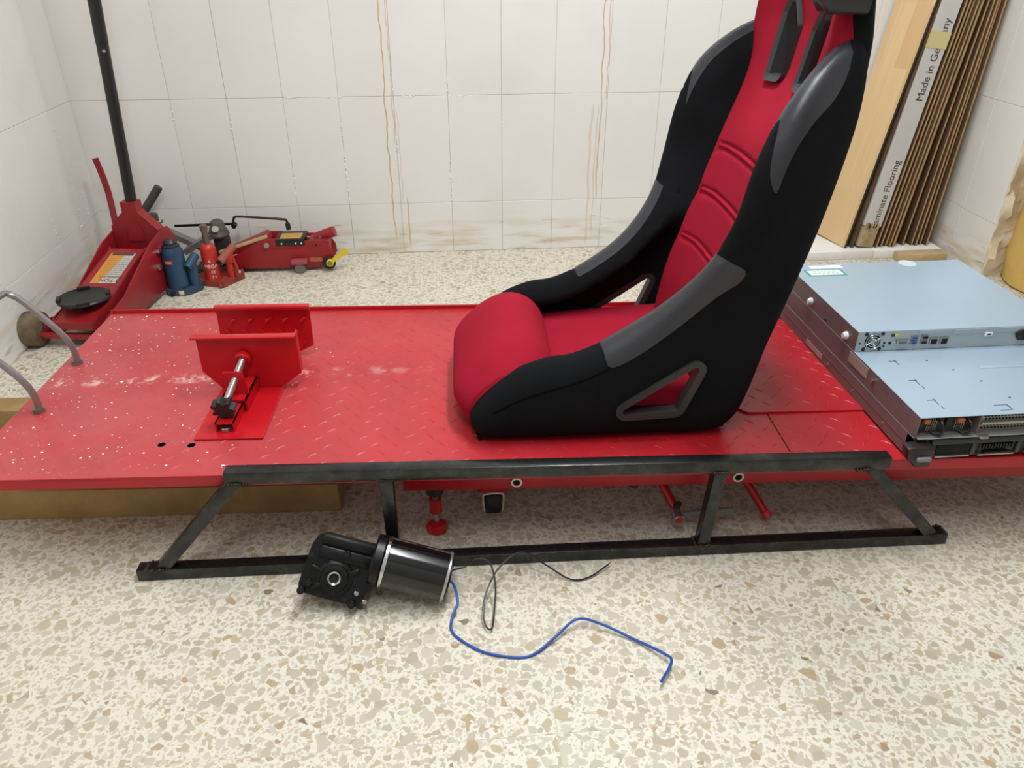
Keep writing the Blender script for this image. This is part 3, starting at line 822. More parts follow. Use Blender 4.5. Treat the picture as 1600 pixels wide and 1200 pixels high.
# back pad (red), with stitched cross seams and harness openings
def front_s(z):
    tab = [(.03, .395), (.117, .393), (.19, .403), (.27, .421), (.38, .449), (.47, .471), (.54, .490), (.61, .508), (.68, .520), (.76, .527), (.92, .535)]
    for (z0, a), (z1, b) in zip(tab, tab[1:]):
        if z <= z1: return a+(b-a)*max(0, z-z0)/(z1-z0)
    return tab[-1][1]
PAD = smooth_pts([(.055, .05), (.13, .045), (.21, .045), (.29, .045), (.365, .05), (.368, .2), (.366, .4), (.372, .55), (.388, .63), (.396, .67), (.386, .72), (.372, .80), (.345, .88), (.27, .905), (.21, .908), (.15, .905),
                   (.075, .88), (.048, .80), (.034, .72), (.024, .67), (.032, .63), (.048, .55), (.054, .4), (.052, .2)], 5, True)
def hslot(c, sgn):
    q = [(c+sgn*x, z) for x, z in ((-.023, .590), (.021, .587), (.024, .690), (.016, .708), (.004, .708), (-.023, .672))]
    return q if sgn > 0 else q[::-1]
HS = (hslot(.262, 1), hslot(.138, -1))
H1, H2 = round_poly(HS[0], .006), round_poly(HS[1], .006)
seams = (.283, .377, .462)
ex = []
for z in seams: ex += [z-.012, z-.008, z-.0055, z-.003, z, z+.003, z+.0055, z+.008, z+.012]
pv, pf = cdt_region(PAD, [H1, H2], [], (.003, .008, .016, .026), .011, .030, ex)
def pad_front(p):
    t, z = p.x, p.y; d = dpoly(p, PAD); c = abs(t-.21)
    s = front_s(z)
    s -= .016*sstep(z, .60, .72)*sstep(c, .12, .18)
    s += .026*math.exp(-(c/.13)**2)*sstep(z, .48, .60)                            # curls forward beside the head
    s -= .020*sstep(z, .56, .2)*sstep(c, .06, .17)
    s -= .012*sstep(z, .74, .82)*sstep(.93-z, 0, .08)
    s += .014*(1-min(d/.026, 1))**2
    for zs in seams:
        for dz in (-.0055, .0055): s += .0045*math.exp(-((z+.10*abs(t-.21)**2*4-zs-dz)/.0026)**2)
        s -= .0012*math.exp(-((z-zs)/.004)**2)
    for hh in (H1, H2):
        dh = dpoly(p, hh); s += .006*math.exp(-(dh/.016)**2)
    return (s, t, z)
bm = two_sided(pv, pf, pad_front, lambda p: (rear_s(p.y)-.014, p.x, p.y), SM)
pad = part(seat, 'back_pad', bm, FRED, angle=70)
SHELL = smooth_pts([(.05, .02), (.21, .015), (.37, .02), (.39, .2), (.39, .5), (.402, .64), (.404, .68), (.396, .73), (.384, .81), (.352, .895), (.28, .925), (.21, .93), (.14, .925), (.068, .895), (.036, .81), (.024, .73), (.016, .68), (.018, .64), (.03, .5), (.03, .2)], 4, True)
sv, sf = cdt_region(SHELL, [H1, H2], [], (.004, .009, .014, .024, .034), .03, .04)
bm = two_sided(sv, sf, lambda p: (rear_s(p.y)-.010-.026*(1-sstep(dpoly(p, SHELL), .014, .034))+.022*(1-min(dpoly(p, SHELL)/.012, 1)), p.x, p.y), lambda p: (rear_s(p.y)+.002-.012*(1-min(dpoly(p, SHELL)/.012, 1)), p.x, p.y), SM)
part(seat, 'back_shell', bm, FBLK, angle=70)
# head bolster leather
for sg in (1, -1):
    bm = new(); c = .21+sg*.184
    q = [(-.006*sg+.0, .716), (.022, .712), (.027, .76), (.024, .86), (.0, .89), (-.024, .86), (-.027, .78), (-.022, .712)]
    lo = smooth_pts([(a, z) for a, z in q], 4, True)
    cen = bm.verts.new(SM @ Vector((.470, c, .79)))
    r1 = [bm.verts.new(SM @ Vector((.474, c+.72*p.x, .79+.8*(p.y-.79)))) for p in lo]
    r2 = [bm.verts.new(SM @ Vector((.488, c+p.x, p.y))) for p in lo]
    r3 = [bm.verts.new(SM @ Vector((.545, c+p.x*1.0, p.y))) for p in lo]
    m_ = len(lo)
    for i in range(m_):
        j = (i+1) % m_
        bm.faces.new((cen, r1[i], r1[j])); bm.faces.new((r1[i], r2[i], r2[j], r1[j])); bm.faces.new((r2[i], r3[i], r3[j], r2[j]))
    bm.faces.new(r3)
    part(pad, 'head_bolster', bm, LEATH, angle=60, label='dark grey leather head bolster')
# harness slot trims
for hs in HS:
    inn = round_poly(hs, .006, -.0012); out = round_poly(hs, .006, .0065); n = len(inn)
    bm = new()
    def S_(p, o): return pad_front(p)[0]+o
    l0 = [bm.verts.new(SM @ Vector((rear_s(p.y)+.002, p.x, p.y))) for p in inn]
    l1 = [bm.verts.new(SM @ Vector((S_(p, -.006), p.x, p.y))) for p in inn]
    l2 = [bm.verts.new(SM @ Vector((S_(p, -.010), p.x, p.y))) for p in out]
    l3 = [bm.verts.new(SM @ Vector((S_(p, .012), p.x, p.y))) for p in out]
    for a, b in ((l0, l1), (l1, l2), (l2, l3)):
        for i in range(n): bm.faces.new((a[i], a[(i+1) % n], b[(i+1) % n], b[i]))
    part(pad, 'harness_slot_trim', bm, TRIM, angle=40)
# thigh roll and cushion
NOSE = [(-.034, .010), (-.054, .038), (-.060, .062), (-.052, .088), (-.030, .116), (.012, .149), (.058, .164), (.100, .152), (.126, .120), (.133, .084), (.133, .02), (.05, .004)]
prof = smooth_pts(NOSE, 6, True); bm = new(); rings = []
ts = [.034, .038, .044, .052, .062, .075, .095, .12, .16, .21, .26, .30, .325, .345, .358, .368, .376, .382, .386]
for t in ts:
    e = min(t-.034, .386-t); k = 1-.28*(1-min(e/.075, 1))**2
    drop = .008*sstep(abs(t-.21), .06, .18)
    rings.append([bm.verts.new(SM @ Vector((.05+(p.x-.05)*k, t, .075+(p.y-.075)*k - drop*sstep(p.y, .03, .13)))) for p in prof])
n = len(prof)
for A, B in zip(rings, rings[1:]):
    for i in range(n): bm.faces.new((A[i], A[(i+1) % n], B[(i+1) % n], B[i]))
bm.faces.new(rings[0]); bm.faces.new(rings[-1][::-1])
part(seat, 'thigh_roll', bm, FRED, angle=60)
bm = new(); nx, ny = 14, 14
def ctop(s, t):
    e = min(s-.125, .412-s, t-.026, .394-t); r = .014
    return .086+.016*(s-.13)/.28 - .004*math.sin(math.pi*(t-.05)/.32) - .014*(1-math.sqrt(max(0, 1-(1-min(e/r, 1))**2)))
ss = [.125, .128, .133, .142]+[.142+.256*i/12 for i in range(1, 12)]+[.398, .405, .410, .412]
tt = [.026, .029, .035, .045]+[.045+.330*i/10 for i in range(1, 10)]+[.375, .385, .391, .394]
T = [[bm.verts.new(SM @ Vector((s, t, ctop(s, t)))) for t in tt] for s in ss]
Bm = [[bm.verts.new(SM @ Vector((s, t, .028))) for t in tt] for s in ss]
for i in range(len(ss)-1):
    for j in range(len(tt)-1):
        bm.faces.new((T[i][j], T[i+1][j], T[i+1][j+1], T[i][j+1])); bm.faces.new((Bm[i][j], Bm[i][j+1], Bm[i+1][j+1], Bm[i+1][j]))
for i in range(len(ss)-1):
    for j in (0, len(tt)-1): bm.faces.new((T[i][j], Bm[i][j], Bm[i+1][j], T[i+1][j]))
for j in range(len(tt)-1):
    for i in (0, len(ss)-1): bm.faces.new((T[i][j], T[i][j+1], Bm[i][j+1], Bm[i][j]))
part(seat, 'seat_cushion', bm, FRED, angle=60)
part(seat, 'base_shell', box(new(), -.02, .45, .03, .39, .002, .03, SM, bev=.008), FBLK)
part(seat, 'loose_cover_tab', prism(new(), [(-.020, .020), (-.006, .018), (-.010, .002), (-.014, .0), (-.017, .006)], 0, .012, SM @ TR(0, .03, 0) @ frame((0, 0, 0), (1, 0, 0), (0, 0, 1)), bev=.001), FBLK)
# ------------------------------------------------------------------ gear motor with its wires
BLKM = mat('black_machined', (13, 13, 14), 0.34, spec=.3, var=0.2, vscale=30, bump=0.05)
BLKG = mat('black_gloss_paint', (12, 12, 14), 0.16, coat=0.3)
gm = thing('gear_motor', 'black worm-gear motor with silver end rings lying by the frame', 'motor', (0.73, -1.70, 0))
gB = Vector((.605, -1.727, .047)); g1 = Vector((.95, -.14, -.275)).normalized(); g2 = Vector((.049, .060, .075))
GM = frame(gB, g1, g2)                                                          # x along lower edge, y up the face, z out of the face
plate = [(-.002, -.002), (.098, -.004), (.104, .004), (.112, .040), (.118, .060), (.118, .084), (.104, .098), (.090, .101), (.020, .103), (.004, .096), (-.002, .080), (-.006, .012)]
gb = part(gm, 'gearbox', prism(new(), plate, -.040, 0.0, GM, bev=.003), BLKM)
part(gb, 'gearbox_rib', box(new(), .012, .112, .086, .103, -.038, .010, GM, bev=.004), BLKM)
part(gb, 'worm_housing', box(new(), .014, .108, .062, .084, -.002, .009, GM, bev=.004), BLKM)
HC = GM @ TR(.050, .034, 0)
part(gb, 'hub', lathe(new(), [(.032, -.001), (.031, .004), (.024, .006), (.023, .011), (.0155, .012), (.0150, .009), (.012, .009), (.012, -.001)], HC, 32), BLKM)
part(gb, 'hub_bearing', lathe(new(), [(.0085, .0), (.0085, .0095), (.0112, .0105), (.0122, .0095), (.0122, .0)], HC, 28), CHROME)
part(gb, 'hub_bore', lathe(new(), [(0, .004), (.0084, .004), (.0084, .005), (0, .005)], HC, 20), DARKHOLE)
for a in (0.5, 1.35, 2.2, 2.9, 3.8):
    part(gb, 'face_rib', box(new(), .024, .044, -.004, .004, -.001, .005, HC @ Matrix.Rotation(a, 4, 'Z'), bev=.0015), BLKM)
for bx, by in ((.002, .002), (.090, -.001), (.060, .078), (.010, .018)):
    s = part(gb, 'cap_screw', cyl(new(), GM @ Vector((bx, by, -.002)), GM @ Vector((bx, by, .012)), .0066, seg=18, bev=.001), BLKM)
    part(s, 'screw_socket', cyl(new(), GM @ Vector((bx, by, .0119)), GM @ Vector((bx, by, .0123)), .0034, seg=6), DARKHOLE)
for bx, by in ((.002, .062), (.016, -.003+.02), (.076, .003), (.094, .055), (.040, .093), (.100, .078)):
    part(gb, 'screw_hole', cyl(new(), GM @ Vector((bx, by, -.001)), GM @ Vector((bx, by, .0006)), .0040, seg=14), DARKHOLE)
for bx, by in ((.089, .018), (.106, .008)):
    p = GM @ Vector((bx, by, .000)); d = (GM.to_3x3() @ Vector((.35, .1, 1))).normalized()
    bm = new(); cyl(bm, p, p+d*.010, .0036, .0036, 10); cyl(bm, p+d*.010, p+d*.014, .0024, .0038, 10); part(gb, 'grease_nipple', bm, CHROME)
mL, mR = Vector((.747, -1.698, .075)), Vector((.854, -1.714, .0444))
md = (mR-mL).normalized()
part(gm, 'motor_flange', cyl(new(), mL-md*.020, mL-md*.001, .0435, seg=44, bev=.003), BLKM)
part(gm, 'silver_ring', cyl(new(), mL-md*.001, mL+md*.005, .0450, seg=48, bev=.0008), CHROME)
part(gm, 'motor_body', cyl(new(), mL+md*.005, mR-md*.005, .0430, seg=56, bev=.0008), BLKG)
part(gm, 'silver_ring', cyl(new(), mR-md*.005, mR, .0440, seg=48, bev=.0012), mat('satin_ring', (186, 186, 186), 0.3, metal=.9))
part(gm, 'end_cap', cyl(new(), mR, mR+md*.004, .034, seg=40, bev=.001), BLKM)
wz = .0026
e0 = mR + Vector((.004, -.012, .004))
blue = [e0, (.866, -1.730, .036), (.870, -1.752, .020), (.860, -1.772, .010), (.858, -1.795, wz), (.871, -1.815, wz), (.904, -1.842, wz), (.946, -1.8575, wz), (.986, -1.858, wz), (1.030, -1.828, .009), (1.068, -1.803, .018), (1.108, -1.812, .012), (1.157, -1.842, .005), (1.196, -1.878, .010), (1.204, -1.898, .013), (1.178, -1.934, .013)]
part(gm, 'blue_wire', tube(new(), smooth_pts(blue, 8), .0023, 10), mat('blue_pvc', (28, 78, 160), 0.35), label='blue wire')
blk = [mR+Vector((.004, .004, .010)), (.885, -1.695, .048), (.905, -1.692, .062), (.928, -1.70, .060), (.936, -1.73, .040), (.933, -1.76, .020), (.925, -1.802, .008), (.914, -1.79, .010), (.917, -1.745, .022), (.945, -1.69, .035), (.99, -1.658, .040), (1.03, -1.672, .020), (1.073, -1.697, .0045), (1.108, -1.695, .0045), (1.147, -1.672, .010)]
part(gm, 'black_wire', tube(new(), smooth_pts(blk, 8), .0016, 8), BLKPL, label='thin black wire')
tip = Vector(blk[-1]); part(gm, 'wire_tip', tube(new(), [tip, tip+Vector((.005, .004, .001))], .0009, 6), mat('copper', (190, 120, 80), .3, metal=1))

# ------------------------------------------------------------------ servers
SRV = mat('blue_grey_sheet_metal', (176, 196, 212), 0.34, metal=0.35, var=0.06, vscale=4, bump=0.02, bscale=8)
SIDE = mat('reflection_tinted_side', (118, 104, 102), 0.5, metal=0.2, var=0.12, vscale=5)  # browner than the case top: the red deck's reflection is put into this colour
PANEL = mat('grey_rear_panel', (172, 180, 182), 0.4, metal=0.3)
PAPER = mat('white_sticker', (232, 236, 234), 0.6)
SX0, SX1 = 1.676, 2.100
def case(t, z0, z1, y0, y1):
    b = part(t, 'case_top', box(new(), SX0, SX1, y0, y1, z1-.0015, z1, bev=.0006, seg=1), SRV)
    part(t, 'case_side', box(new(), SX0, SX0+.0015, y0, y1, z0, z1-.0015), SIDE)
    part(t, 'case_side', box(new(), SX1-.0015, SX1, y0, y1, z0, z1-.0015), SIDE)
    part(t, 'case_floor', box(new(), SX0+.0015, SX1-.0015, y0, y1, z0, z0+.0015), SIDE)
    part(t, 'case_back', box(new(), SX0+.0015, SX1-.0015, y1-.002, y1, z0+.0015, z1-.0015), PANEL)
    return b
U = 0.0428
zA, zB, zC = LZ+.0045, LZ+.0045+U, LZ+.0045+2*U
# bottom server
sa = thing('rack_server', 'bottom server of the stack, black drive-bay front with a rack ear', 'server', (1.888, -1.3, zA), group='stacked rack servers')
case(sa, zA, zB-.0003, -1.655, -0.93)
part(sa, 'side_seam', box(new(), SX0-.0006, SX0, -1.65, -.94, zA+.021, zA+.023), mat('side_seam', (150, 134, 130), .3, metal=.8))
yf = -1.655
fp = part(sa, 'front_bezel', box(new(), SX0, SX1, yf-.002, yf+.02, zA+.001, zB-.001, bev=.001), BLKPL)
part(fp, 'bezel_strip', box(new(), SX0+.03, SX1, yf-.010, yf, zB-.011, zB-.001, bev=.001), mat('bezel_dark', (34, 35, 38), .35))
for k, (x0, x1) in enumerate(((1.722, 1.782), (1.802, 1.866), (1.89, 1.95), (1.97, 2.03))):
    r = part(fp, 'drive_bay', box(new(), x0, x1, yf-.0035, yf-.001, zA+.006, zA+.028, bev=.0006), DARKHOLE if k != 1 else mat('bay_dark', (40, 42, 44), .4))
    part(r, 'bay_sill', box(new(), x0-.002, x1+.002, yf-.008, yf-.001, zA+.003, zA+.0062, bev=.0006), STEEL)
    if k == 1:
        for j in range(11): part(r, 'carrier_fin', box(new(), x0+.003+j*.0053, x0+.0055+j*.0053, yf-.008, yf-.003, zA+.018, zA+.027), BLKPL)
        part(r, 'carrier_handle', box(new(), x0+.006, x1-.012, yf-.011, yf-.004, zA+.008, zA+.013, bev=.0015), BLKM)
    part(fp, 'bay_divider', box(new(), x1+.004, x1+.012, yf-.006, yf-.001, zA+.004, zA+.029, bev=.001), mat('bay_divider', (70, 72, 74), .4, metal=.4))
ear = part(sa, 'rack_ear', prism(new(), [(1.655, zA+.036), (1.672, zA+.038), (1.700, zA+.036), (1.706, zA+.028), (1.703, zA-.004), (1.676, zA-.004), (1.670, zA+.006), (1.660, zA+.012)], -.010, .012, frame((0, yf-.012, 0), (1, 0, 0), (0, 0, 1)), bev=.002), mat('ear_dark', (52, 40, 42), .35, metal=.3))
part(ear, 'ear_latch', box(new(), 1.674, 1.700, yf-.030, yf-.022, zA+.010, zA+.019, bev=.003), mat('latch_grey', (120, 124, 130), .35))
bm = new()
for z in (zA-.001, zA+.003): box(bm, 1.682, 1.690, yf-.0235, yf-.0218, z, z+.0016)
box(bm, 1.682, 1.6836, yf-.0235, yf-.0218, zA-.001, zA+.0046)
part(ear, 'ear_mark', bm, PAPER)
part(sa, 'side_sticker', box(new(), SX0-.0010, SX0-.0002, -1.30, -1.22, zA+.006, zA+.018), mat('faded_sticker', (168, 146, 138), .6))
for y in (-1.56, -1.44, -1.33): part(sa, 'side_rivet', cyl(new(), (SX0, y, zA+.012), (SX0-.0014, y, zA+.012), .0035, seg=12), STEEL)
# middle server, its back towards the camera
sb = thing('rack_server', 'middle server of the stack, power supplies and vent grille showing', 'server', (1.888, -1.3, zB), group='stacked rack servers')
ct = case(sb, zB, zC-.0003, -1.657, -0.95)
yf = -1.657
MARK = mat('punched_slot', (40, 46, 52), .6)
zt_ = zC-.0003
for x, y, r in ((1.736, -1.457, 0), (1.735, -1.532, 0), (1.731, -1.602, 0)):
    bm = new(); box(bm, x-.012, x+.004, y-.0007, y+.0007, zt_, zt_+.0003); box(bm, x, x+.0014, y-.016, y+.004, zt_, zt_+.0003)
    if y < -1.5: box(bm, x+.001, x+.0024, y-.030, y-.021, zt_, zt_+.0003)
    part(ct, 'punched_slot', bm, MARK)
for x, y in ((1.80, -1.46), (1.83, -1.50), (1.857, -1.545), (1.872, -1.605)):
    part(ct, 'punched_dot', lathe(new(), [(0, zt_+.0003), (.0022, zt_+.0003), (.0022, zt_)], TR(x, y, 0), 10), MARK)
bm = new()
for x0, x1, y0, y1 in ((1.826, 1.852, -1.629, -1.6275), (1.850, 1.852, -1.645, -1.628), (1.828, 1.848, -1.6455, -1.6445)): box(bm, x0, x1, y0, y1, zt_, zt_+.0003)
part(ct, 'punched_slot', bm, MARK)
part(ct, 'pressed_rib', box(new(), 1.885, 2.06, -1.50, -1.488, zt_, zt_+.0008, bev=.0004), SRV)
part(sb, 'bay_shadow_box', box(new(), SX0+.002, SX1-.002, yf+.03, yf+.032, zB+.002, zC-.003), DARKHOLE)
part(sb, 'sill', box(new(), SX0+.002, SX1, yf-.006, yf+.03, zB+.001, zB+.0035, bev=.0006), mat('sill_metal', (180, 182, 182), .3, metal=.7, var=.2, vscale=30))
for k, x0 in enumerate((1.684, 1.735)):
    ps = part(sb, 'power_supply', box(new(), x0, x0+.046, yf+.012, yf+.06, zB+.004, zC-.005, bev=.001), mat('psu_dark', (34, 34, 36), .5))
    part(ps, 'release_tab', box(new(), x0+.002 if k == 0 else x0+.012, x0+.012 if k == 0 else x0+.024, yf-.001, yf+.012, zC-.014, zC-.006, bev=.0015), mat('orange_tab', (164, 90, 50), .45))
    part(ps, 'pull_handle', tube(new(), smooth_pts([(x0+.030, yf+.012, zC-.010), (x0+.032, yf-.004, zC-.012), (x0+.034, yf-.008, zB+.018), (x0+.030, yf-.004, zB+.008), (x0+.022, yf+.010, zB+.008)], 5), .0024, 8), BLKPL)
    bm = new()
    for j in range(5): box(bm, x0+.014+j*.004, x0+.0148+j*.004, yf+.009, yf+.0125, zB+.008, zC-.010)
    for j in range(4): box(bm, x0+.014, x0+.031, yf+.009, yf+.0125, zB+.010+j*.006, zB+.0107+j*.006)
    part(ps, 'fan_guard', bm, STEEL)
part(sb, 'bay_wall', box(new(), 1.7865, 1.7885, yf+.0, yf+.05, zB+.004, zC-.002), SIDE)
part(sb, 'handle_latch', prism(new(), [(1.786, 0), (1.808, 0), (1.804, -.010), (1.790, -.010)], zB+.0005, zB+.004, TR(0, yf-.002, 0), bev=.0006), STEEL)
gr = part(sb, 'vent_panel', box(new(), 1.794, SX1-.003, yf+.010, yf+.012, zB+.004, zC-.002), mat('vent_metal', (150, 150, 142), .4, metal=.6))
bm = new()
for r in range(5):
    for k in range(44):
        x = 1.802+k*.0062+(.0031 if r % 2 else 0)
        if x > SX1-.01 or (r == 2): continue
        cyl(bm, (x, yf+.0095, zB+.009+r*.0062), (x, yf+.0102, zB+.009+r*.0062), .0024, seg=6)
part(gr, 'vent_hole', bm, DARKHOLE, sm=False, kind='stuff')
part(gr, 'vent_bar', box(new(), 1.796, SX1-.003, yf+.004, yf+.011, zB+.019, zB+.0235), mat('vent_bar', (176, 174, 164), .35, metal=.6))
part(sb, 'side_sticker', box(new(), SX0-.0010, SX0-.0002, -1.475, -1.40, zB+.016, zB+.038), mat('faded_sticker', (168, 146, 138), .6))
part(sb, 'side_stud', cyl(new(), (SX0, -1.50, zB+.027), (SX0-.006, -1.50, zB+.027), .004, seg=12, bev=.0005), CHROME)
for y in (-1.55, -1.62): part(sb, 'side_rivet', cyl(new(), (SX0, y, zB+.03), (SX0-.001, y, zB+.03), .002, seg=10), STEEL)
# top server
sc = thing('rack_server', 'short top server of the stack with fan and ports on its rear panel', 'server', (1.888, -1.235, zC), group='stacked rack servers')
ct = case(sc, zC, zC+U, -1.412, -1.055)
yf = -1.412; zT = zC+U
rp = part(sc, 'rear_panel', box(new(), SX0, SX1, yf-.001, yf+.001, zC+.0005, zT-.0016), PANEL)
part(rp, 'panel_step', box(new(), 1.80, 1.870, yf-.0022, yf-.001, zT-.0085, zT-.0016), PANEL)
part(rp, 'panel_step', box(new(), 1.872, 2.06, yf-.0026, yf-.001, zT-.011, zT-.0016), PANEL)
FC = frame((1.7095, yf-.001, zC+.0215), (1, 0, 0), (0, 0, 1))
fa = part(rp, 'fan_opening', lathe(new(), [(0, .0002), (.0172, .0002), (.0172, .0008), (0, .0008)], FC, 30), DARKHOLE)
for r in (.0155, .0105, .0062):
    bm = new(); tube(bm, [FC @ Vector((r*math.cos(2*math.pi*k/28), r*math.sin(2*math.pi*k/28), .0016)) for k in range(28)], .0011, 6, closed=True); part(fa, 'guard_ring', bm, CHROME)
for a in (0.5, 2.07, 3.64, 5.21):
    bm = new(); tube(bm, [FC @ Vector((r*math.cos(a), r*math.sin(a), .0014)) for r in (.003, .0165)], .0010, 6); part(fa, 'guard_spoke', bm, CHROME)
part(fa, 'fan_hub', lathe(new(), [(0, .0008), (.0045, .0008), (.0045, .0012), (0, .0014)], FC, 18), mat('fan_hub', (170, 176, 178), .4))
for sx in (-1, 1):
    for sz in (-1, 1): part(rp, 'panel_screw', lathe(new(), [(0, .0002), (.004, .0002), (.0034, .0016), (0, .0016)], FC @ TR(sx*.0165, sz*.0165, 0), 14), BLKPL)
def disc(parent, nm, x, z, r, m): return part(parent, nm, lathe(new(), [(0, .0002), (r, .0002), (r, .0012), (0, .0014)], frame((x, yf-.001, z), (1, 0, 0), (0, 0, 1)), 16), m)
disc(rp, 'seal_dot', 1.7475, zC+.0335, .0035, mat('navy_dot', (44, 44, 58), .5)); disc(rp, 'seal_dot', 1.7555, zC+.0333, .0040, mat('yellow_dot', (214, 200, 48), .5))
for x, z, r in ((1.7335, zC+.017, .0022), (1.7335, zC+.010, .0018), (1.745, zC+.0165, .003), (1.683, zC+.018, .0018)): disc(rp, 'panel_hole', x, z, r, DARKHOLE)
vg = part(rp, 'video_port', prism(new(), [(1.756, zC+.024), (1.782, zC+.024), (1.779, zC+.014), (1.759, zC+.014)], 0, .005, frame((0, yf-.001, 0), (1, 0, 0), (0, 0, 1)), bev=.001), STEEL)
part(vg, 'port_face', prism(new(), [(1.7595, zC+.022), (1.7785, zC+.022), (1.776, zC+.016), (1.762, zC+.016)], .0048, .0056, frame((0, yf-.001, 0), (1, 0, 0), (0, 0, 1))), mat('video_port_face', (86, 110, 108), .5))
for x in (1.7545, 1.7835): disc(rp, 'port_stud', x, zC+.019, .0026, CHROME)
for x, z, blue_ in ((1.793, zC+.027, 1), (1.793, zC+.0165, 1), (1.814, zC+.027, 0), (1.814, zC+.0165, 0)):
    p = part(rp, 'usb_port', box(new(), x-.0065, x+.0075, yf-.0045, yf-.001, z-.004, z+.004, bev=.0006), STEEL)
    part(p, 'port_slot', box(new(), x-.005, x+.006, yf-.0052, yf-.0044, z-.0026, z+.0028), mat('usb_blue', (40, 70, 150), .5) if blue_ else DARKHOLE)
for x in (1.835, 1.8565):
    p = part(rp, 'network_port', box(new(), x-.0085, x+.0085, yf-.004, yf-.001, zC+.010, zC+.026, bev=.0006), STEEL)
    part(p, 'port_slot', box(new(), x-.006, x+.006, yf-.0048, yf-.0039, zC+.012, zC+.023), DARKHOLE)
p = part(rp, 'panel_tab', box(new(), 1.939, 1.955, yf-.004, yf-.001, zC+.024, zC+.033, bev=.0008), PAPER); part(p, 'tab_slot', box(new(), 1.944, 1.951, yf-.0046, yf-.0039, zC+.027, zC+.030), DARKHOLE)
p = part(rp, 'power_inlet', prism(new(), [(2.004, zC+.026), (2.012, zC+.036), (2.06, zC+.036), (2.066, zC+.026), (2.06, zC+.013), (2.012, zC+.013)], 0, .005, frame((0, yf-.001, 0), (1, 0, 0), (0, 0, 1)), bev=.001), BLKPL)
part(p, 'inlet_recess', box(new(), 2.020, 2.052, yf-.0068, yf-.0058, zC+.017, zC+.033), DARKHOLE)
for x in (2.026, 2.036, 2.046): part(p, 'inlet_pin', box(new(), x-.001, x+.001, yf-.012, yf-.0066, zC+.022, zC+.028), CHROME)
for y, z in ((-1.204, zC+.016), (-1.373, zC+.016)):
    pg = part(sc, 'rail_peg', lathe(new(), [(.0035, 0), (.0085, .0), (.0085, .004), (.006, .006), (.006, .009), (.0035, .009)], frame((SX0, y, z), (0, 1, 0), None, (-1, 0, 0)), 18), PAPER)
for y in (-1.19, -1.28): part(sc, 'side_hole', cyl(new(), (SX0, y, zC+.006), (SX0-.0006, y, zC+.006), .003, seg=12), DARKHOLE)
st = part(sc, 'top_sticker', box(new(), 1.700, 1.790, -1.128, -1.090, zT, zT+.0004), mat('teal_sticker', (60, 160, 150), .6))
part(st, 'sticker_face', box(new(), 1.706, 1.784, -1.123, -1.095, zT+.0003, zT+.0006), PAPER)
bm = new()
for j in range(3):
    x = 1.716
    while x < 1.77:
        w_ = random.uniform(.004, .010); box(bm, x, min(x+w_, 1.775), -1.103-j*.006, -1.1015-j*.006, zT+.0005, zT+.0008); x += w_+.003
part(st, 'printed_lines', bm, mat('print_grey', (120, 130, 132), .6), kind='stuff')
part(sc, 'top_sticker', box(new(), 1.722, 1.80, -1.084, -1.066, zT, zT+.0004), PAPER)
part(sc, 'worn_label_patch', lathe(new(), [(0, zT+.0003), (.020, zT+.0003), (.020, zT)], TR(1.965, -1.068, 0), 20), mat('pale_patch', (196, 206, 212), .5))

# ------------------------------------------------------------------ laminate planks leaning in the corner
MDF = mat('plank_core', (190, 156, 110), 0.85, var=0.2, vscale=30, dark=(158, 124, 82))
DARKBACK = mat('plank_back', (92, 66, 44), 0.8, var=0.2)
def oak_mat():
    m = bpy.data.materials.new('oak_strip_laminate'); m.use_nodes = True
    nt = m.node_tree; N = nt.nodes; L = nt.links; b = N['Principled BSDF']; b.inputs['Roughness'].default_value = 0.45
    tc = N.new('ShaderNodeTexCoord')
    mp = N.new('ShaderNodeMapping'); mp.inputs['Scale'].default_value = (1, 1, 1); mp.inputs['Rotation'].default_value = (0, 0, 0)
    sw = N.new('ShaderNodeSeparateXYZ'); cb = N.new('ShaderNodeCombineXYZ')
    L.new(tc.outputs['Object'], sw.inputs[0]); L.new(sw.outputs['Z'], cb.inputs[0]); L.new(sw.outputs['Y'], cb.inputs[1])
    br = N.new('ShaderNodeTexBrick'); br.inputs['Scale'].default_value = 1.0; br.inputs['Brick Width'].default_value = 0.30; br.inputs['Row Height'].default_value = 0.0622
    br.inputs['Mortar Size'].default_value = 0.0; br.offset = 0.37; br.inputs['Bias'].default_value = 0.0
    br.inputs['Color1'].default_value = (*srgb((228, 198, 152)), 1); br.inputs['Color2'].default_value = (*srgb((208, 170, 122)), 1)
    L.new(cb.outputs[0], br.inputs['Vector'])
    st = N.new('ShaderNodeVectorMath'); st.operation = 'MULTIPLY'; st.inputs[1].default_value = (4, 90, 1); L.new(cb.outputs[0], st.inputs[0])
    n = N.new('ShaderNodeTexNoise'); n.inputs['Scale'].default_value = 1.0; n.inputs['Detail'].default_value = 5; L.new(st.outputs[0], n.inputs['Vector'])
    mx = N.new('ShaderNodeMix'); mx.data_type = 'RGBA'; mx.inputs[7].default_value = (*srgb((194, 152, 104)), 1)
    ml = N.new('ShaderNodeMath'); ml.operation = 'MULTIPLY'; ml.inputs[1].default_value = 0.55; L.new(n.outputs[0], ml.inputs[0])
    L.new(ml.outputs[0], mx.inputs[0]); L.new(br.outputs['Color'], mx.inputs[6]); L.new(mx.outputs[2], b.inputs['Base Color'])
    return m
OAK = oak_mat()
def leaning(bx, tx, y0, y1, th, L=1.29, zb=.0305, twist=0.0):
    """frame of a board standing on its short end and leaning to +x; local x thickness, y width, z length. bx, tx: x of the left face at the foot and at z = .83"""
    d = Vector((tx-bx, 0, .80)); d.normalize()
    ex = Vector((d.z, 0, -d.x))
    M = frame((bx, y0, zb + max(0, th*d.x)), ex, None, d) @ Matrix.Rotation(twist, 4, 'Z')
    return M
planks = []
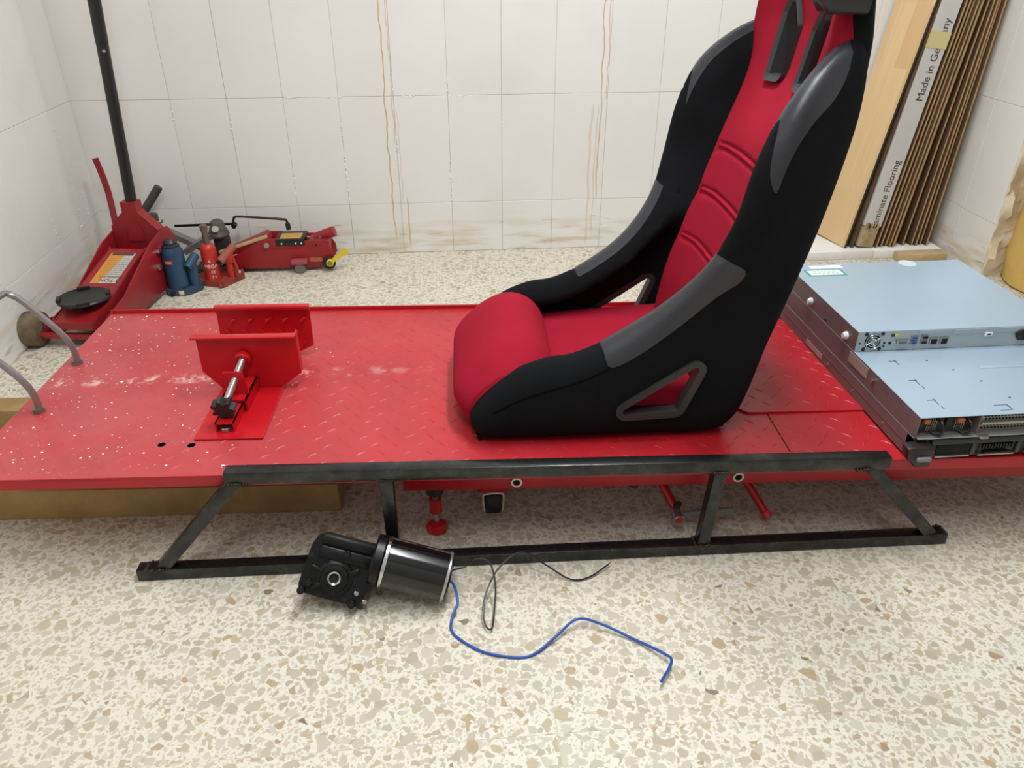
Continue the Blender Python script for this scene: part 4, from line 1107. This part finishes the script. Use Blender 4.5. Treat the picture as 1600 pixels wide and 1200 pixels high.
pk = thing('laminate_plank', 'oak-patterned laminate plank facing the room, front of the leaning stack', 'plank', (2.30, -.1, .03), group='laminate planks leaning in the corner')
M = leaning(2.303, 2.418, -.172, -.0, .008, twist=math.radians(13))
part(pk, 'core', box(new(), .0006, .008, 0, .166, 0, 1.29, M), MDF)
o = part(pk, 'decor_face', box(new(), 0, .0006, 0, .166, 0, 1.29, M), OAK)
part(pk, 'dark_edge', box(new(), .0006, .008, -.0008, 0, 0, 1.29, M), mat('plank_dark_edge', (48, 48, 40), .6))
pk2 = thing('laminate_plank', 'dark brown worn plank squeezed between the oak plank and the carton', 'plank', (2.33, -.1, .03), group='laminate planks leaning in the corner')
M = leaning(2.330, 2.432, -.172, -.0, .008, twist=math.radians(4))
part(pk2, 'core', box(new(), 0, .007, 0, .16, 0, 1.28, M, bev=.0008, seg=1), mat('plank_brown', (112, 84, 56), .8, var=.35, vscale=12, dark=(70, 52, 36)))
CART = mat('grey_carton', (202, 198, 192), 0.75, var=0.12, vscale=5)
STAIN = mat('stained_carton', (196, 180, 146), 0.85, var=0.3, vscale=18, dark=(140, 116, 74))
ca = thing('flooring_carton', 'tall narrow grey flooring carton with black lettering, standing among the planks', 'carton', (2.36, -.1, .03))
MC = leaning(2.350, 2.440, -.178, 0, .06, zb=.031)
part(ca, 'carton_body', box(new(), -.003, .062, 0, .165, .078, 1.29, MC, bev=.001, seg=1), CART)
part(ca, 'carton_base', box(new(), .0, .058, .001, .164, 0, .078, MC, bev=.002), STAIN, label='stained torn carton end')
bm = new()
for k in range(7):
    x = .004+.007*k+jit(.002); box(bm, x, x+random.uniform(.006, .014), -.0008, .0, .066+jit(.006), .080+random.uniform(0, .016), MC)
part(ca, 'torn_edge', bm, STAIN)
part(ca, 'tape', box(new(), -.0040, .0630, -.0014, .10, .665, .715, MC), mat('yellowed_tape', (206, 192, 140), .4))
INK = mat('black_ink', (70, 66, 66), .7)
def on_carton(txt, z, x, size):                                                 # reads upwards along the front edge of the carton
    M = MC @ frame((x, -.0006, z), (0, 0, 1), (-1, 0, 0))
    return text_bm(txt, size, M, depth=.0002, align='LEFT')
part(ca, 'printed_text', on_carton('Laminate Flooring', .072, .036, .0330), INK, sm=False)
part(ca, 'printed_text', on_carton('Made in Germany', .505, .036, .0345), INK, sm=False)
# the edge-on planks
px_b = [595, 632, 668, 688, 708, 730, 790, 845, 872, 908, 942]
px_t = [1508.5, 1516, 1523, 1528, 1533, 1538.5, 1547, 1554, 1559, 1564.5, 1570]
dirs = ['first', 'second', 'third', 'fourth', 'fifth', 'sixth', 'seventh', 'eighth', 'ninth', 'tenth', 'last']
for k, (b_, t_) in enumerate(zip(px_b, px_t)):
    bx = 2.418 + (b_-595)/(942-595)*(2.612-2.418); tx = 2.512 + (t_-1508.5)/(1570-1508.5)*(2.645-2.512)
    lb = f'edge-on laminate plank with bare fibreboard edge, {dirs[k]} after the carton' if k < 10 else 'edge-on laminate plank with bare fibreboard edge, nearest the right wall'
    t = thing('laminate_plank', lb, 'plank', (bx, -.1, .03), group='laminate planks leaning in the corner')
    y0 = -.172 + random.uniform(-.006, .012)
    M = leaning(bx, tx, y0, 0, .0075, twist=math.radians(random.uniform(1.5, 3)))
    part(t, 'core', box(new(), .001, .0075, 0, .15, 0, 1.27, M, bev=.0006, seg=1), MDF)
    part(t, 'decor_face', box(new(), 0, .001, 0, .15, 0, 1.27, M), DARKBACK)
FOAM = mat('white_foam', (232, 228, 222), 0.9, var=0.06, vscale=20, bump=.3, bscale=90)
single('foam_sheet', box(new(), 2.165, 2.40, -.205, -.006, 0, .030, bev=.002), FOAM, 'white foam sheet on the floor under the oak plank', 'foam sheet', loc=(2.28, -.1, 0))
single('foam_sheet', box(new(), 2.402, 2.655, -.205, -.006, 0, .030, bev=.002), FOAM, 'white foam sheet on the floor under the edge-on planks by the right wall', 'foam sheet', loc=(2.53, -.1, 0))
single('offcut_strip', box(new(), 2.475, 2.652, -.250, -.207, 0, .0285, bev=.001), mat('board_offcut', (196, 168, 124), .85, var=.15, vscale=30), 'short fibreboard offcut lying before the planks on the floor', 'offcut', loc=(2.56, -.23, 0))
# yellow tub in the doorway
YEL = mat('mustard_plastic', (212, 176, 98), 0.55, var=0.15, vscale=5)
tb = thing('yellow_drum', 'mustard yellow plastic drum at the broken wall end, cut by the frame', 'drum', (2.885, -.50, 0))
part(tb, 'drum_body', lathe(new(), [(0, 0), (.150, 0), (.160, .008), (.172, .10), (.165, .30), (.150, .46), (.140, .47)], TR(2.885, -.50, 0) , 40), YEL)
part(tb, 'drum_lid', lathe(new(), [(0, .47), (.150, .47), (.152, .49), (.145, .50), (0, .50)], TR(2.885, -.50, 0), 40), YEL)

# ------------------------------------------------------------------ big floor jack
JRED = mat('jack_red', (158, 26, 34), 0.42, var=0.25, vscale=9, dark=(128, 24, 30), bump=.1, bscale=40)
bj = thing('floor_jack', 'large red three-ton floor jack with tall black handle in the left corner', 'floor jack', (-.13, -.42, 0))
JM = frame((-.152, -.645, 0), (.99, -.14, 0), (.14, .99, 0))
side = [(-.03, .030), (-.035, .066), (-.01, .082), (.10, .100), (.30, .185), (.40, .205), (.43, .200), (.47, .150), (.47, .045), (.40, .024), (.06, .018)]
for x in (-.078, .073):
    p = part(bj, 'side_plate', prism(new(), side, x, x+.005, JM @ frame((0, 0, 0), (0, 1, 0), (0, 0, 1)), bev=.0012), JRED)
    if x > 0:
        for y, z, r in ((.315, .105, .010), (.350, .152, .013), (.33, .150, .007)):
            part(p, 'side_bolt', cyl(new(), JM @ Vector((x+.004, y, z)), JM @ Vector((x+.014, y, z)), r, seg=6 if r < .012 else 18, bev=.001), STEEL if r < .012 else JRED)
    else:
        part(p, 'side_bolt', cyl(new(), JM @ Vector((x, .33, .15)), JM @ Vector((x-.03, .33, .15)), .010, seg=14), RUBBER)
arm = new()
AP = lambda y: .088+(.178-.088)*(y+.02)/.36
prism(arm, [(-.052, -.045), (.052, -.045), (.060, .31), (-.058, .31)], -.004, 0, JM @ frame((0, 0, AP(0)-.0), (1, 0, 0), (0, 1, (.178-.088)/.36)), bev=.001)
for sx in (-1, 1):
    a, b = (.052, .056)
    prism(arm, [(-.045, AP(-.045)), (.31, AP(.31)), (.31, AP(.31)-.05), (-.02, AP(0)-.055), (-.045, AP(-.04)-.045)], sx*.056-.002, sx*.056+.002, JM @ frame((0, 0, 0), (0, 1, 0), (0, 0, 1)))
la = part(bj, 'lift_arm', arm, JRED)
bm = new(); prism(bm, [(-.054, AP(-.045)+.002), (.054, AP(-.045)+.002), (.054, AP(-.045)-.022), (-.054, AP(-.045)-.020)], -.002, .002, JM @ TR(0, -.046, 0) @ frame((0, 0, 0), (1, 0, 0), (0, 0, 1)), bev=.001)
part(la, 'arm_nose', bm, JRED)
part(bj, 'front_crossbar', cyl(new(), JM @ Vector((-.13, -.036, .036)), JM @ Vector((.13, -.036, .036)), .0095, seg=16), JRED)
for sx in (-1, 1):
    w_ = part(bj, 'front_wheel', lathe(new(), [(.010, -.024), (.040, -.024), (.049, -.018), (.050, 0), (.049, .018), (.040, .024), (.010, .024)], JM @ frame((sx*.132, -.025, .0505), (0, 1, 0), (0, 0, 1)), 32), mat('worn_wheel', (138, 118, 88), .7, metal=.2, var=.45, vscale=16, dark=(62, 52, 44)))
    part(w_, 'wheel_hub', cyl(new(), JM @ Vector((sx*.132-.028, -.025, .0505)), JM @ Vector((sx*.132+.028, -.025, .0505)), .011, seg=16), STEEL)
    part(bj, 'wheel_ear', box(new(), sx*.101-.003, sx*.101+.003, -.025, .02, .026, .070, JM, bev=.003), JRED)
    part(bj, 'rear_caster', cyl(new(), JM @ Vector((sx*.06-.012, .44, .022)), JM @ Vector((sx*.06+.012, .44, .022)), .022, seg=18, bev=.002), RUBBER)
sd = part(bj, 'saddle', lathe(new(), [(0, .0), (.030, .0), (.060, .010), (.069, .012), (.070, .016), (.067, .020), (.058, .016), (.025, .014), (0, .014)], JM @ TR(-.004, .036, AP(.03)+.006), 36), mat('black_cast', (40, 40, 40), .38, metal=.4, var=.3, vscale=20))
for a in (0.5, 2.07, 3.64, 5.21):
    part(sd, 'saddle_tooth', box(new(), .057, .069, -.017, .017, .014, .025, JM @ TR(-.004, .036, AP(.03)+.006) @ Matrix.Rotation(a, 4, 'Z'), bev=.003), MATS['black_cast'])
part(sd, 'saddle_post', cyl(new(), JM @ Vector((-.006, .025, AP(.0)-.04)), JM @ Vector((-.006, .025, AP(.02)+.010)), .020, seg=20), MATS['black_cast'])
sl = (.178-.088)/.36
LMx = JM @ frame((0, 0, AP(0)), (1, 0, 0), (0, 1, sl)) @ TR(0, .024, 0)
lab = part(la, 'warning_label', box(new(), -.036, .040, .11, .262, .0002, .0010, LMx), mat('label_grey', (186, 180, 172), .6, var=.1, vscale=60))
part(la, 'warning_label', prism(new(), [(-.036, .112), (-.012, .112), (.012, .262), (-.036, .262)], .0010, .0013, LMx), mat('label_orange', (214, 142, 44), .55, var=.12, vscale=30))
part(la, 'warning_label', box(new(), -.030, .036, .249, .261, .0013, .0016, LMx), mat('label_dark', (70, 66, 60), .6))
R180 = Matrix.Rotation(math.pi, 4, 'Z')
part(la, 'label_text', text_bm('3 TON', .020, LMx @ TR(.016, .124, .0016) @ R180, .0001), INK, sm=False)
part(la, 'label_text', text_bm('GARAGE JACK', .0105, LMx @ TR(.012, .140, .0016) @ R180, .0001), INK, sm=False)
bm = new()
for j in range(9):
    y = .152+j*.0098; x = -.028
    while x < .034:
        w_ = random.uniform(.005, .012); box(bm, x, min(x+w_, .036), y, y+.0028, .0014, .0017, LMx); x += w_+.0025
part(la, 'label_text', bm, mat('print_soft', (140, 128, 112), .6), kind='stuff')
YK = JM @ frame((0, .375, 0), (1, 0, 0), (0, 0, 1))
yk = part(bj, 'handle_yoke', prism(new(), [(-.070, .118), (.070, .118), (.076, .205), (.022, .262), (.022, .292), (-.026, .292), (-.026, .262), (-.072, .215)], -.035, .004, YK, bev=.003), JRED)
part(yk, 'yoke_boss', prism(new(), [(-.022, .17), (.028, .17), (.024, .215), (.010, .232), (-.006, .232), (-.018, .215)], .004, .008, YK, bev=.002), JRED)
h0 = JM @ Vector((-.002, .395, .27)); h1 = Vector((-.060, -.255, .853)); hd = (h1-h0).normalized()
HB = mat('handle_black', (26, 26, 27), .38, var=.2, vscale=20)
hl = part(bj, 'handle', cyl(new(), h0, h0+hd*.475, .0165, seg=24), HB)
part(hl, 'handle_upper_tube', cyl(new(), h0+hd*.472, h0+hd*1.02, .0172, seg=24, bev=.001), HB)
part(hl, 'handle_bolt', cyl(new(), h0+hd*.455+Vector((.006, -.015, 0)), h0+hd*.455+Vector((.009, -.021, 0)), .0045, seg=12), CHROME)
lv = [(-.205, -.16, .12), (-.214, -.13, .20), (-.222, -.105, .27), (-.226, -.10, .30), (-.230, -.098, .335), (-.238, -.097, .385)]
part(bj, 'foot_lever', tube(new(), smooth_pts(lv, 4), .010, 10), JRED)

# ------------------------------------------------------------------ bottle jacks
BLU = mat('petrol_blue', (38, 70, 98), 0.35, var=0.15, vscale=16)
b1 = thing('bottle_jack', 'blue hydraulic bottle jack with a red brand label', 'bottle jack', (.010, -.300, 0), group='bottle jacks')
BX, BY = .006, -.300
part(b1, 'base', prism(new(), [(-.040, -.020), (-.028, -.034), (.020, -.036), (.040, -.026), (.052, -.010), (.066, .006), (.066, .034), (.040, .040), (-.010, .036), (-.036, .020)], 0, .022, TR(BX, BY, 0), bev=.004), mat('dusty_blue', (66, 82, 96), .6, var=.35, vscale=30, dark=(40, 62, 84)))
cy_ = part(b1, 'cylinder', lathe(new(), [(.033, .018), (.0345, .022), (.0335, .035), (.0335, .132), (.0325, .142), (.027, .152), (.026, .156), (0, .156)], TR(BX, BY, 0), 32), BLU)
part(b1, 'ram_head', lathe(new(), [(.026, .154), (.0265, .160), (.020, .164), (.020, .170), (.013, .178), (0, .180)], TR(BX, BY, 0), 28), mat('ram_black', (34, 38, 42), .4))
a0 = math.radians(-95)
def wrap_label(bm, cx, cy, r, z0, z1, a, b, n=8):
    A = [[bm.verts.new((cx+r*math.cos(a+(b-a)*i/n), cy+r*math.sin(a+(b-a)*i/n), z)) for z in (z0, z1)] for i in range(n+1)]
    for p, q in zip(A, A[1:]): bm.faces.new((p[0], q[0], q[1], p[1]))
    return bm
def wrap_text(txt, size, cx, cy, r, z, ac, depth=.0002):
    bm = text_bm(txt, size, Matrix.Identity(4), depth)
    for v in bm.verts:
        a = ac + v.co.x/r; rr = r + v.co.z + depth; zz = z+v.co.y
        v.co = (cx+rr*math.cos(a), cy+rr*math.sin(a), zz)
    return bm
part(cy_, 'brand_label', wrap_label(new(), BX, BY, .0340, .106, .119, math.radians(-125), math.radians(-80)), mat('label_red', (196, 70, 52), .5))
bm = new()
for k in range(4): wrap_label(bm, BX, BY, .0343, .1095, .1155, math.radians(-118+k*8.5), math.radians(-113+k*8.5), 2)
part(cy_, 'faded_print', bm, mat('faded_print', (224, 180, 168), .6), kind='stuff')
part(b1, 'pump_column', lathe(new(), [(.016, .02), (.016, .085), (.013, .098), (.008, .102), (0, .102)], TR(BX+.048, BY+.008, 0), 20), BLU)
sk = part(b1, 'handle_socket', cyl(new(), (BX+.040, BY-.016, .086), (BX+.058, BY+.034, .112), .0145, seg=20, bev=.001), BLU)
part(sk, 'socket_bore', cyl(new(), (BX+.0398, BY-.0166, .0857), (BX+.0401, BY-.0158, .0861), .0095, seg=16), DARKHOLE)
part(b1, 'release_valve', cyl(new(), (BX-.012, BY-.034, .012), (BX-.012, BY-.044, .012), .007, seg=12, bev=.001), RUBBER)
part(b1, 'valve_tag', box(new(), BX+.006, BX+.022, BY-.0385, BY-.0365, .004, .019, bev=.0006), mat('cream_tag', (222, 210, 176), .6))
ORD = mat('orange_red', (186, 46, 34), 0.38, var=0.2, vscale=14)
ORD2 = mat('orange_red_dusty', (150, 60, 46), 0.7, var=0.3, vscale=20)
b2 = thing('bottle_jack', 'small orange-red two-ton bottle jack with white lettering', 'bottle jack', (.105, -.215, 0), group='bottle jacks')
RX, RY = .098, -.235
part(b2, 'base', prism(new(), [(-.055, .050), (-.062, -.012), (.040, -.046), (.092, .034), (.080, .072)], 0, .020, TR(RX, RY, 0), bev=.002), ORD2)
rc = part(b2, 'cylinder', lathe(new(), [(.0285, .018), (.0275, .030), (.0255, .110), (.0245, .122), (.018, .136), (.012, .140), (0, .140)], TR(RX, RY, 0), 32), ORD)
part(b2, 'ram', lathe(new(), [(.010, .138), (.0095, .158), (.0095, .182), (.0120, .183), (.0120, .200), (.006, .203), (0, .203)], TR(RX, RY, 0), 20), mat('rusty_ram', (128, 108, 92), .5, metal=.6, var=.35, vscale=40))
part(rc, 'printed_text', wrap_text('MEGA', .0165, RX, RY, .0268, .068, math.radians(-76)), PAPER, sm=False)
part(rc, 'printed_text', wrap_text('CE', .0110, RX, RY, .0275, .049, math.radians(-68)), PAPER, sm=False)
part(rc, 'printed_text', wrap_text('2 t', .0130, RX, RY, .0280, .032, math.radians(-68)), PAPER, sm=False)
bm = new()
for da in (math.pi/2, math.pi/2+2.1, math.pi/2-2.1):
    pts = [(0, 0)]; r = .0266; ac = math.radians(-82)
    tri = [(.006*math.cos(da), .006*math.sin(da)), (.0014*math.cos(da+1.57), .0014*math.sin(da+1.57)), (-.0014*math.cos(da+1.57), -.0014*math.sin(da+1.57))]
    bm.faces.new([bm.verts.new((RX+r*math.cos(ac+x/r), RY+r*math.sin(ac+x/r), .086+z)) for x, z in tri])
part(rc, 'star_mark', bm, PAPER, sm=False)
part(b2, 'pump_column', lathe(new(), [(.0125, .018), (.012, .070), (0, .070)], TR(RX+.056, RY+.010, 0), 20), ORD)
part(b2, 'pump_fork', box(new(), RX+.038, RX+.072, RY-.004, RY+.026, .066, .100, bev=.006), ORD)
sk = part(b2, 'handle_socket', cyl(new(), (RX+.036, RY-.030, .084), (RX+.070, RY+.040, .112), .0135, seg=20, bev=.001), mat('socket_rust', (150, 78, 62), .55, var=.3, vscale=30))
part(sk, 'socket_bore', cyl(new(), (RX+.0357, RY-.0308, .0837), (RX+.0361, RY-.0298, .0841), .0095, seg=16), DARKHOLE)
part(b2, 'pump_link', tube(new(), [(RX+.066, RY+.012, .095), (RX+.078, RY+.010, .050), (RX+.074, RY+.010, .022)], .006, 10), ORD)
part(b2, 'release_valve', cyl(new(), (RX+.030, RY-.044, .010), (RX+.033, RY-.052, .010), .0065, seg=12, bev=.001), ORD2)
part(b2, 'link_pin', cyl(new(), (RX+.082, RY-.004, .040), (RX+.090, RY-.010, .042), .005, seg=10), CHROME)

# ------------------------------------------------------------------ small trolley jack by the back wall
tj = thing('trolley_jack', 'small low red trolley jack with yellow lever along the back wall', 'floor jack', (.33, -.12, 0))
TP = [(.135, .022), (.150, .060), (.245, .112), (.262, .120), (.300, .119), (.345, .112), (.445, .108), (.470, .096), (.486, .070), (.488, .040), (.476, .020), (.40, .012), (.20, .014)]
for y in (-.150, -.070):
    p = part(tj, 'side_plate', prism(new(), TP, -y-.002, -y+.002, frame((0, 0, 0), (1, 0, 0), (0, 0, 1)), bev=.0012), JRED)
    if y < -.1:
        part(p, 'pivot_bolt', cyl(new(), (.268, y-.002, .098), (.268, y-.010, .098), .0105, seg=6, bev=.001), STEEL)
        part(p, 'pressed_crease', box(new(), .285, .375, y-.004, y-.002, .084, .0865, bev=.001), JRED)
        part(p, 'brand_plate', box(new(), .405, .446, y-.0035, y-.002, .034, .049), mat('brand_plate', (176, 92, 60), .5, var=.3, vscale=90))
        part(p, 'plate_slot', box(new(), .428, .436, y-.0028, y-.002, .090, .096), DARKHOLE)
part(tj, 'cover_plate', box(new(), .298, .395, -.152, -.068, .1135, .1165, TR(0, 0, 0), bev=.0008), BLKPL)
part(tj, 'cover_label', box(new(), .312, .382, -.146, -.092, .1164, .1172), mat('yellow_label', (206, 178, 66), .5, var=.3, vscale=70, dark=(170, 96, 60)))
part(tj, 'cover_skirt', box(new(), .298, .395, -.1545, -.1522, .094, .1165, bev=.0006), BLKPL)
for x in (.318, .365, .384): part(tj, 'cover_screw', cyl(new(), (x, -.1545, .102), (x, -.1565, .102), .0028, seg=10), PAPER)
part(tj, 'lift_arm', prism(new(), [(.110, .052), (.108, .066), (.248, .122), (.270, .122), (.280, .108), (.262, .094)], .075, .145, frame((0, 0, 0), (1, 0, 0), (0, 0, 1)), bev=.003), JRED)
part(tj, 'arm_pivot', cyl(new(), (.262, -.140, .118), (.262, -.085, .118), .012, seg=18, bev=.001), JRED)
part(tj, 'worn_bar', box(new(), 0, .175, -.006, .006, -.005, .005, frame((.105, -.146, .075), (.155, 0, .048), None, (0, 0, 1)), bev=.002), mat('wood_stick', (196, 164, 112), .7, var=.25, vscale=20))
part(tj, 'handle_socket', cyl(new(), (.425, -.11, .105), (.494, -.115, .128), .0165, .0185, seg=22, bev=.001), JRED)
part(tj, 'pump_block', box(new(), .405, .475, -.145, -.075, .045, .108, bev=.006), JRED)
for x in (.402, .442): part(tj, 'block_bolt', cyl(new(), (x, -.128, .107), (x+.003, -.128, .116), .006, seg=8), STEEL)
cb = part(tj, 'caster_mount', box(new(), .344, .398, -.182, -.150, .034, .048, bev=.003), mat('worn_pink_red', (166, 74, 78), .5, var=.3, vscale=30))
part(cb, 'caster_wheel', lathe(new(), [(.004, -.010), (.015, -.010), (.0185, -.007), (.0185, .007), (.015, .010), (.004, .010)], frame((.371, -.166, .0188), (1, 0, 0), (0, 0, 1)), 24), mat('grey_caster', (120, 118, 112), .5, metal=.4))
part(tj, 'front_roller', cyl(new(), (.17, -.148, .020), (.17, -.072, .020), .020, seg=20, bev=.002), RUBBER)
part(tj, 'rear_wheel', cyl(new(), (.470, -.165, .030), (.470, -.154, .030), .022, seg=24, bev=.002), RUBBER)
yl = part(tj, 'release_lever', prism(new(), [(.0, -.008), (.030, -.006), (.075, -.012), (.080, .0), (.072, .010), (.030, .006), (.0, .008)], -.002, .002, frame((.474, -.168, .034), (.80, 0, .60), (-.60, 0, .80)), bev=.001), mat('signal_yellow', (222, 190, 26), .4))
part(yl, 'lever_hub', cyl(new(), (.474, -.164, .034), (.474, -.175, .034), .0125, seg=22, bev=.001), MATS['signal_yellow'])
part(yl, 'hub_cap', cyl(new(), (.474, -.175, .034), (.474, -.1765, .034), .0085, seg=18), mat('hub_olive', (128, 124, 86), .5))

# ------------------------------------------------------------------ scissor jack and loose handle behind
GSC = mat('grey_scissor', (136, 132, 128), 0.5, metal=0.5, var=0.25, vscale=25)
sj = thing('scissor_jack', 'grey scissor jack with cranked rod behind the bottle jacks', 'scissor jack', (.06, -.10, 0))
def channel(a, b, w=.034, t=.016):
    a = Vector(a); b = Vector(b); L_ = (b-a).length; M = frame(a, b-a, (0, 1, 0)); bm = new()
    box(bm, 0, L_, -w/2, w/2, -.0015, .0015, M); box(bm, 0, L_, -w/2, -w/2+.002, -t, .0, M); box(bm, 0, L_, w/2-.002, w/2, -t, .0, M); return bm
part(sj, 'jack_arm', channel((-.080, -.085, .145), (.060, -.090, .070)), GSC)
part(sj, 'jack_arm', channel((-.015, -.11, .080), (.085, -.115, .135), w=.060), GSC)
part(sj, 'jack_arm', channel((.035, -.10, .020), (.11, -.10, .075)), GSC)
part(sj, 'jack_base', box(new(), .01, .13, -.145, -.065, 0, .016, bev=.004), mat('dark_base', (44, 42, 40), .6))
part(sj, 'jack_post', box(new(), .085, .135, -.125, -.085, .016, .120, bev=.008), mat('dark_post', (40, 38, 38), .5, var=.3, vscale=30))
hd_ = part(sj, 'jack_head', lathe(new(), [(.018, .115), (.032, .118), (.036, .126), (.033, .134), (.026, .150), (.022, .168), (.012, .176), (0, .177)], TR(.103, -.105, 0), 20), mat('dusty_head', (104, 98, 90), .7, var=.4, vscale=30, dark=(58, 54, 50)))
part(hd_, 'head_nut', cyl(new(), (.104, -.130, .150), (.104, -.140, .154), .012, seg=6, bev=.001), mat('pale_nut', (190, 184, 168), .5))
part(sj, 'crank_rod', cyl(new(), (-.045, -.08, .150), (.155, -.08, .152), .0045, seg=12), BLKM)
ck = [(.150, -.08, .144), (.152, -.08, .160), (.156, -.08, .171), (.168, -.08, .177), (.24, -.08, .171), (.318, -.08, .163), (.330, -.08, .158), (.333, -.08, .140)]
c_ = part(sj, 'crank', tube(new(), smooth_pts(ck, 4), .0042, 10), mat('dark_rod', (58, 54, 52), .4, metal=.6))
part(c_, 'crank_tip', cyl(new(), (.332, -.08, .150), (.334, -.08, .126), .0085, seg=14, bev=.002), RUBBER)
part(sj, 'crank_eye', cyl(new(), (.153, -.092, .146), (.153, -.068, .146), .0085, seg=14, bev=.001), BLKM)
jh = thing('jack_handle', 'dark rubber-gripped jack handle leaning at the back wall by the floor jack', 'handle', (-.13, -.06, 0))
part(jh, 'grip', cyl(new(), (-.138, -.065, .200), (-.079, -.045, .276), .0135, seg=18, bev=.003), mat('grip_grey', (62, 60, 60), .6, var=.15))
part(jh, 'shaft', cyl(new(), (-.150, -.10, 0.005), (-.136, -.066, .204), .007, seg=12), BLKM)
part(jh, 'clamp_block', box(new(), -.130, -.098, -.085, -.055, .162, .192, bev=.006), mat('dark_olive_block', (70, 68, 58), .6, var=.3, vscale=50))
part(jh, 'wing_screw', tube(new(), [(-.100, -.075, .160), (-.086, -.080, .162), (-.080, -.080, .172)], .003, 8), STEEL)

# crumbs of plaster on the dusty end of the lift
bm = new()
for k in range(240):
    x = abs(random.gauss(0, .26))+.01; y = -random.uniform(.02, LW-.02)
    if x > .62: continue
    s = random.choice((.0008, .0009, .0011, .0013, .0016, .0022)) * (1.5 if k % 40 == 0 else 1)
    t = bmesh.new(); bmesh.ops.create_icosphere(t, subdivisions=1, radius=s)
    p = LM @ Vector((x, y, LZ+s*.35))
    for v in t.verts: v.co = Vector((v.co.x*random.uniform(.6, 1.6), v.co.y*random.uniform(.6, 1.3), v.co.z*.5)) + p
    _merge(bm, t)
me = mesh_from(bm, 'plaster_crumbs', MATS['efflorescence'], True)
o = bpy.data.objects.new('plaster_crumbs', me); COL.objects.link(o)
o['label'] = 'white plaster crumbs scattered over the dusty left end of the lift'; o['category'] = 'crumbs'; o['kind'] = 'stuff'
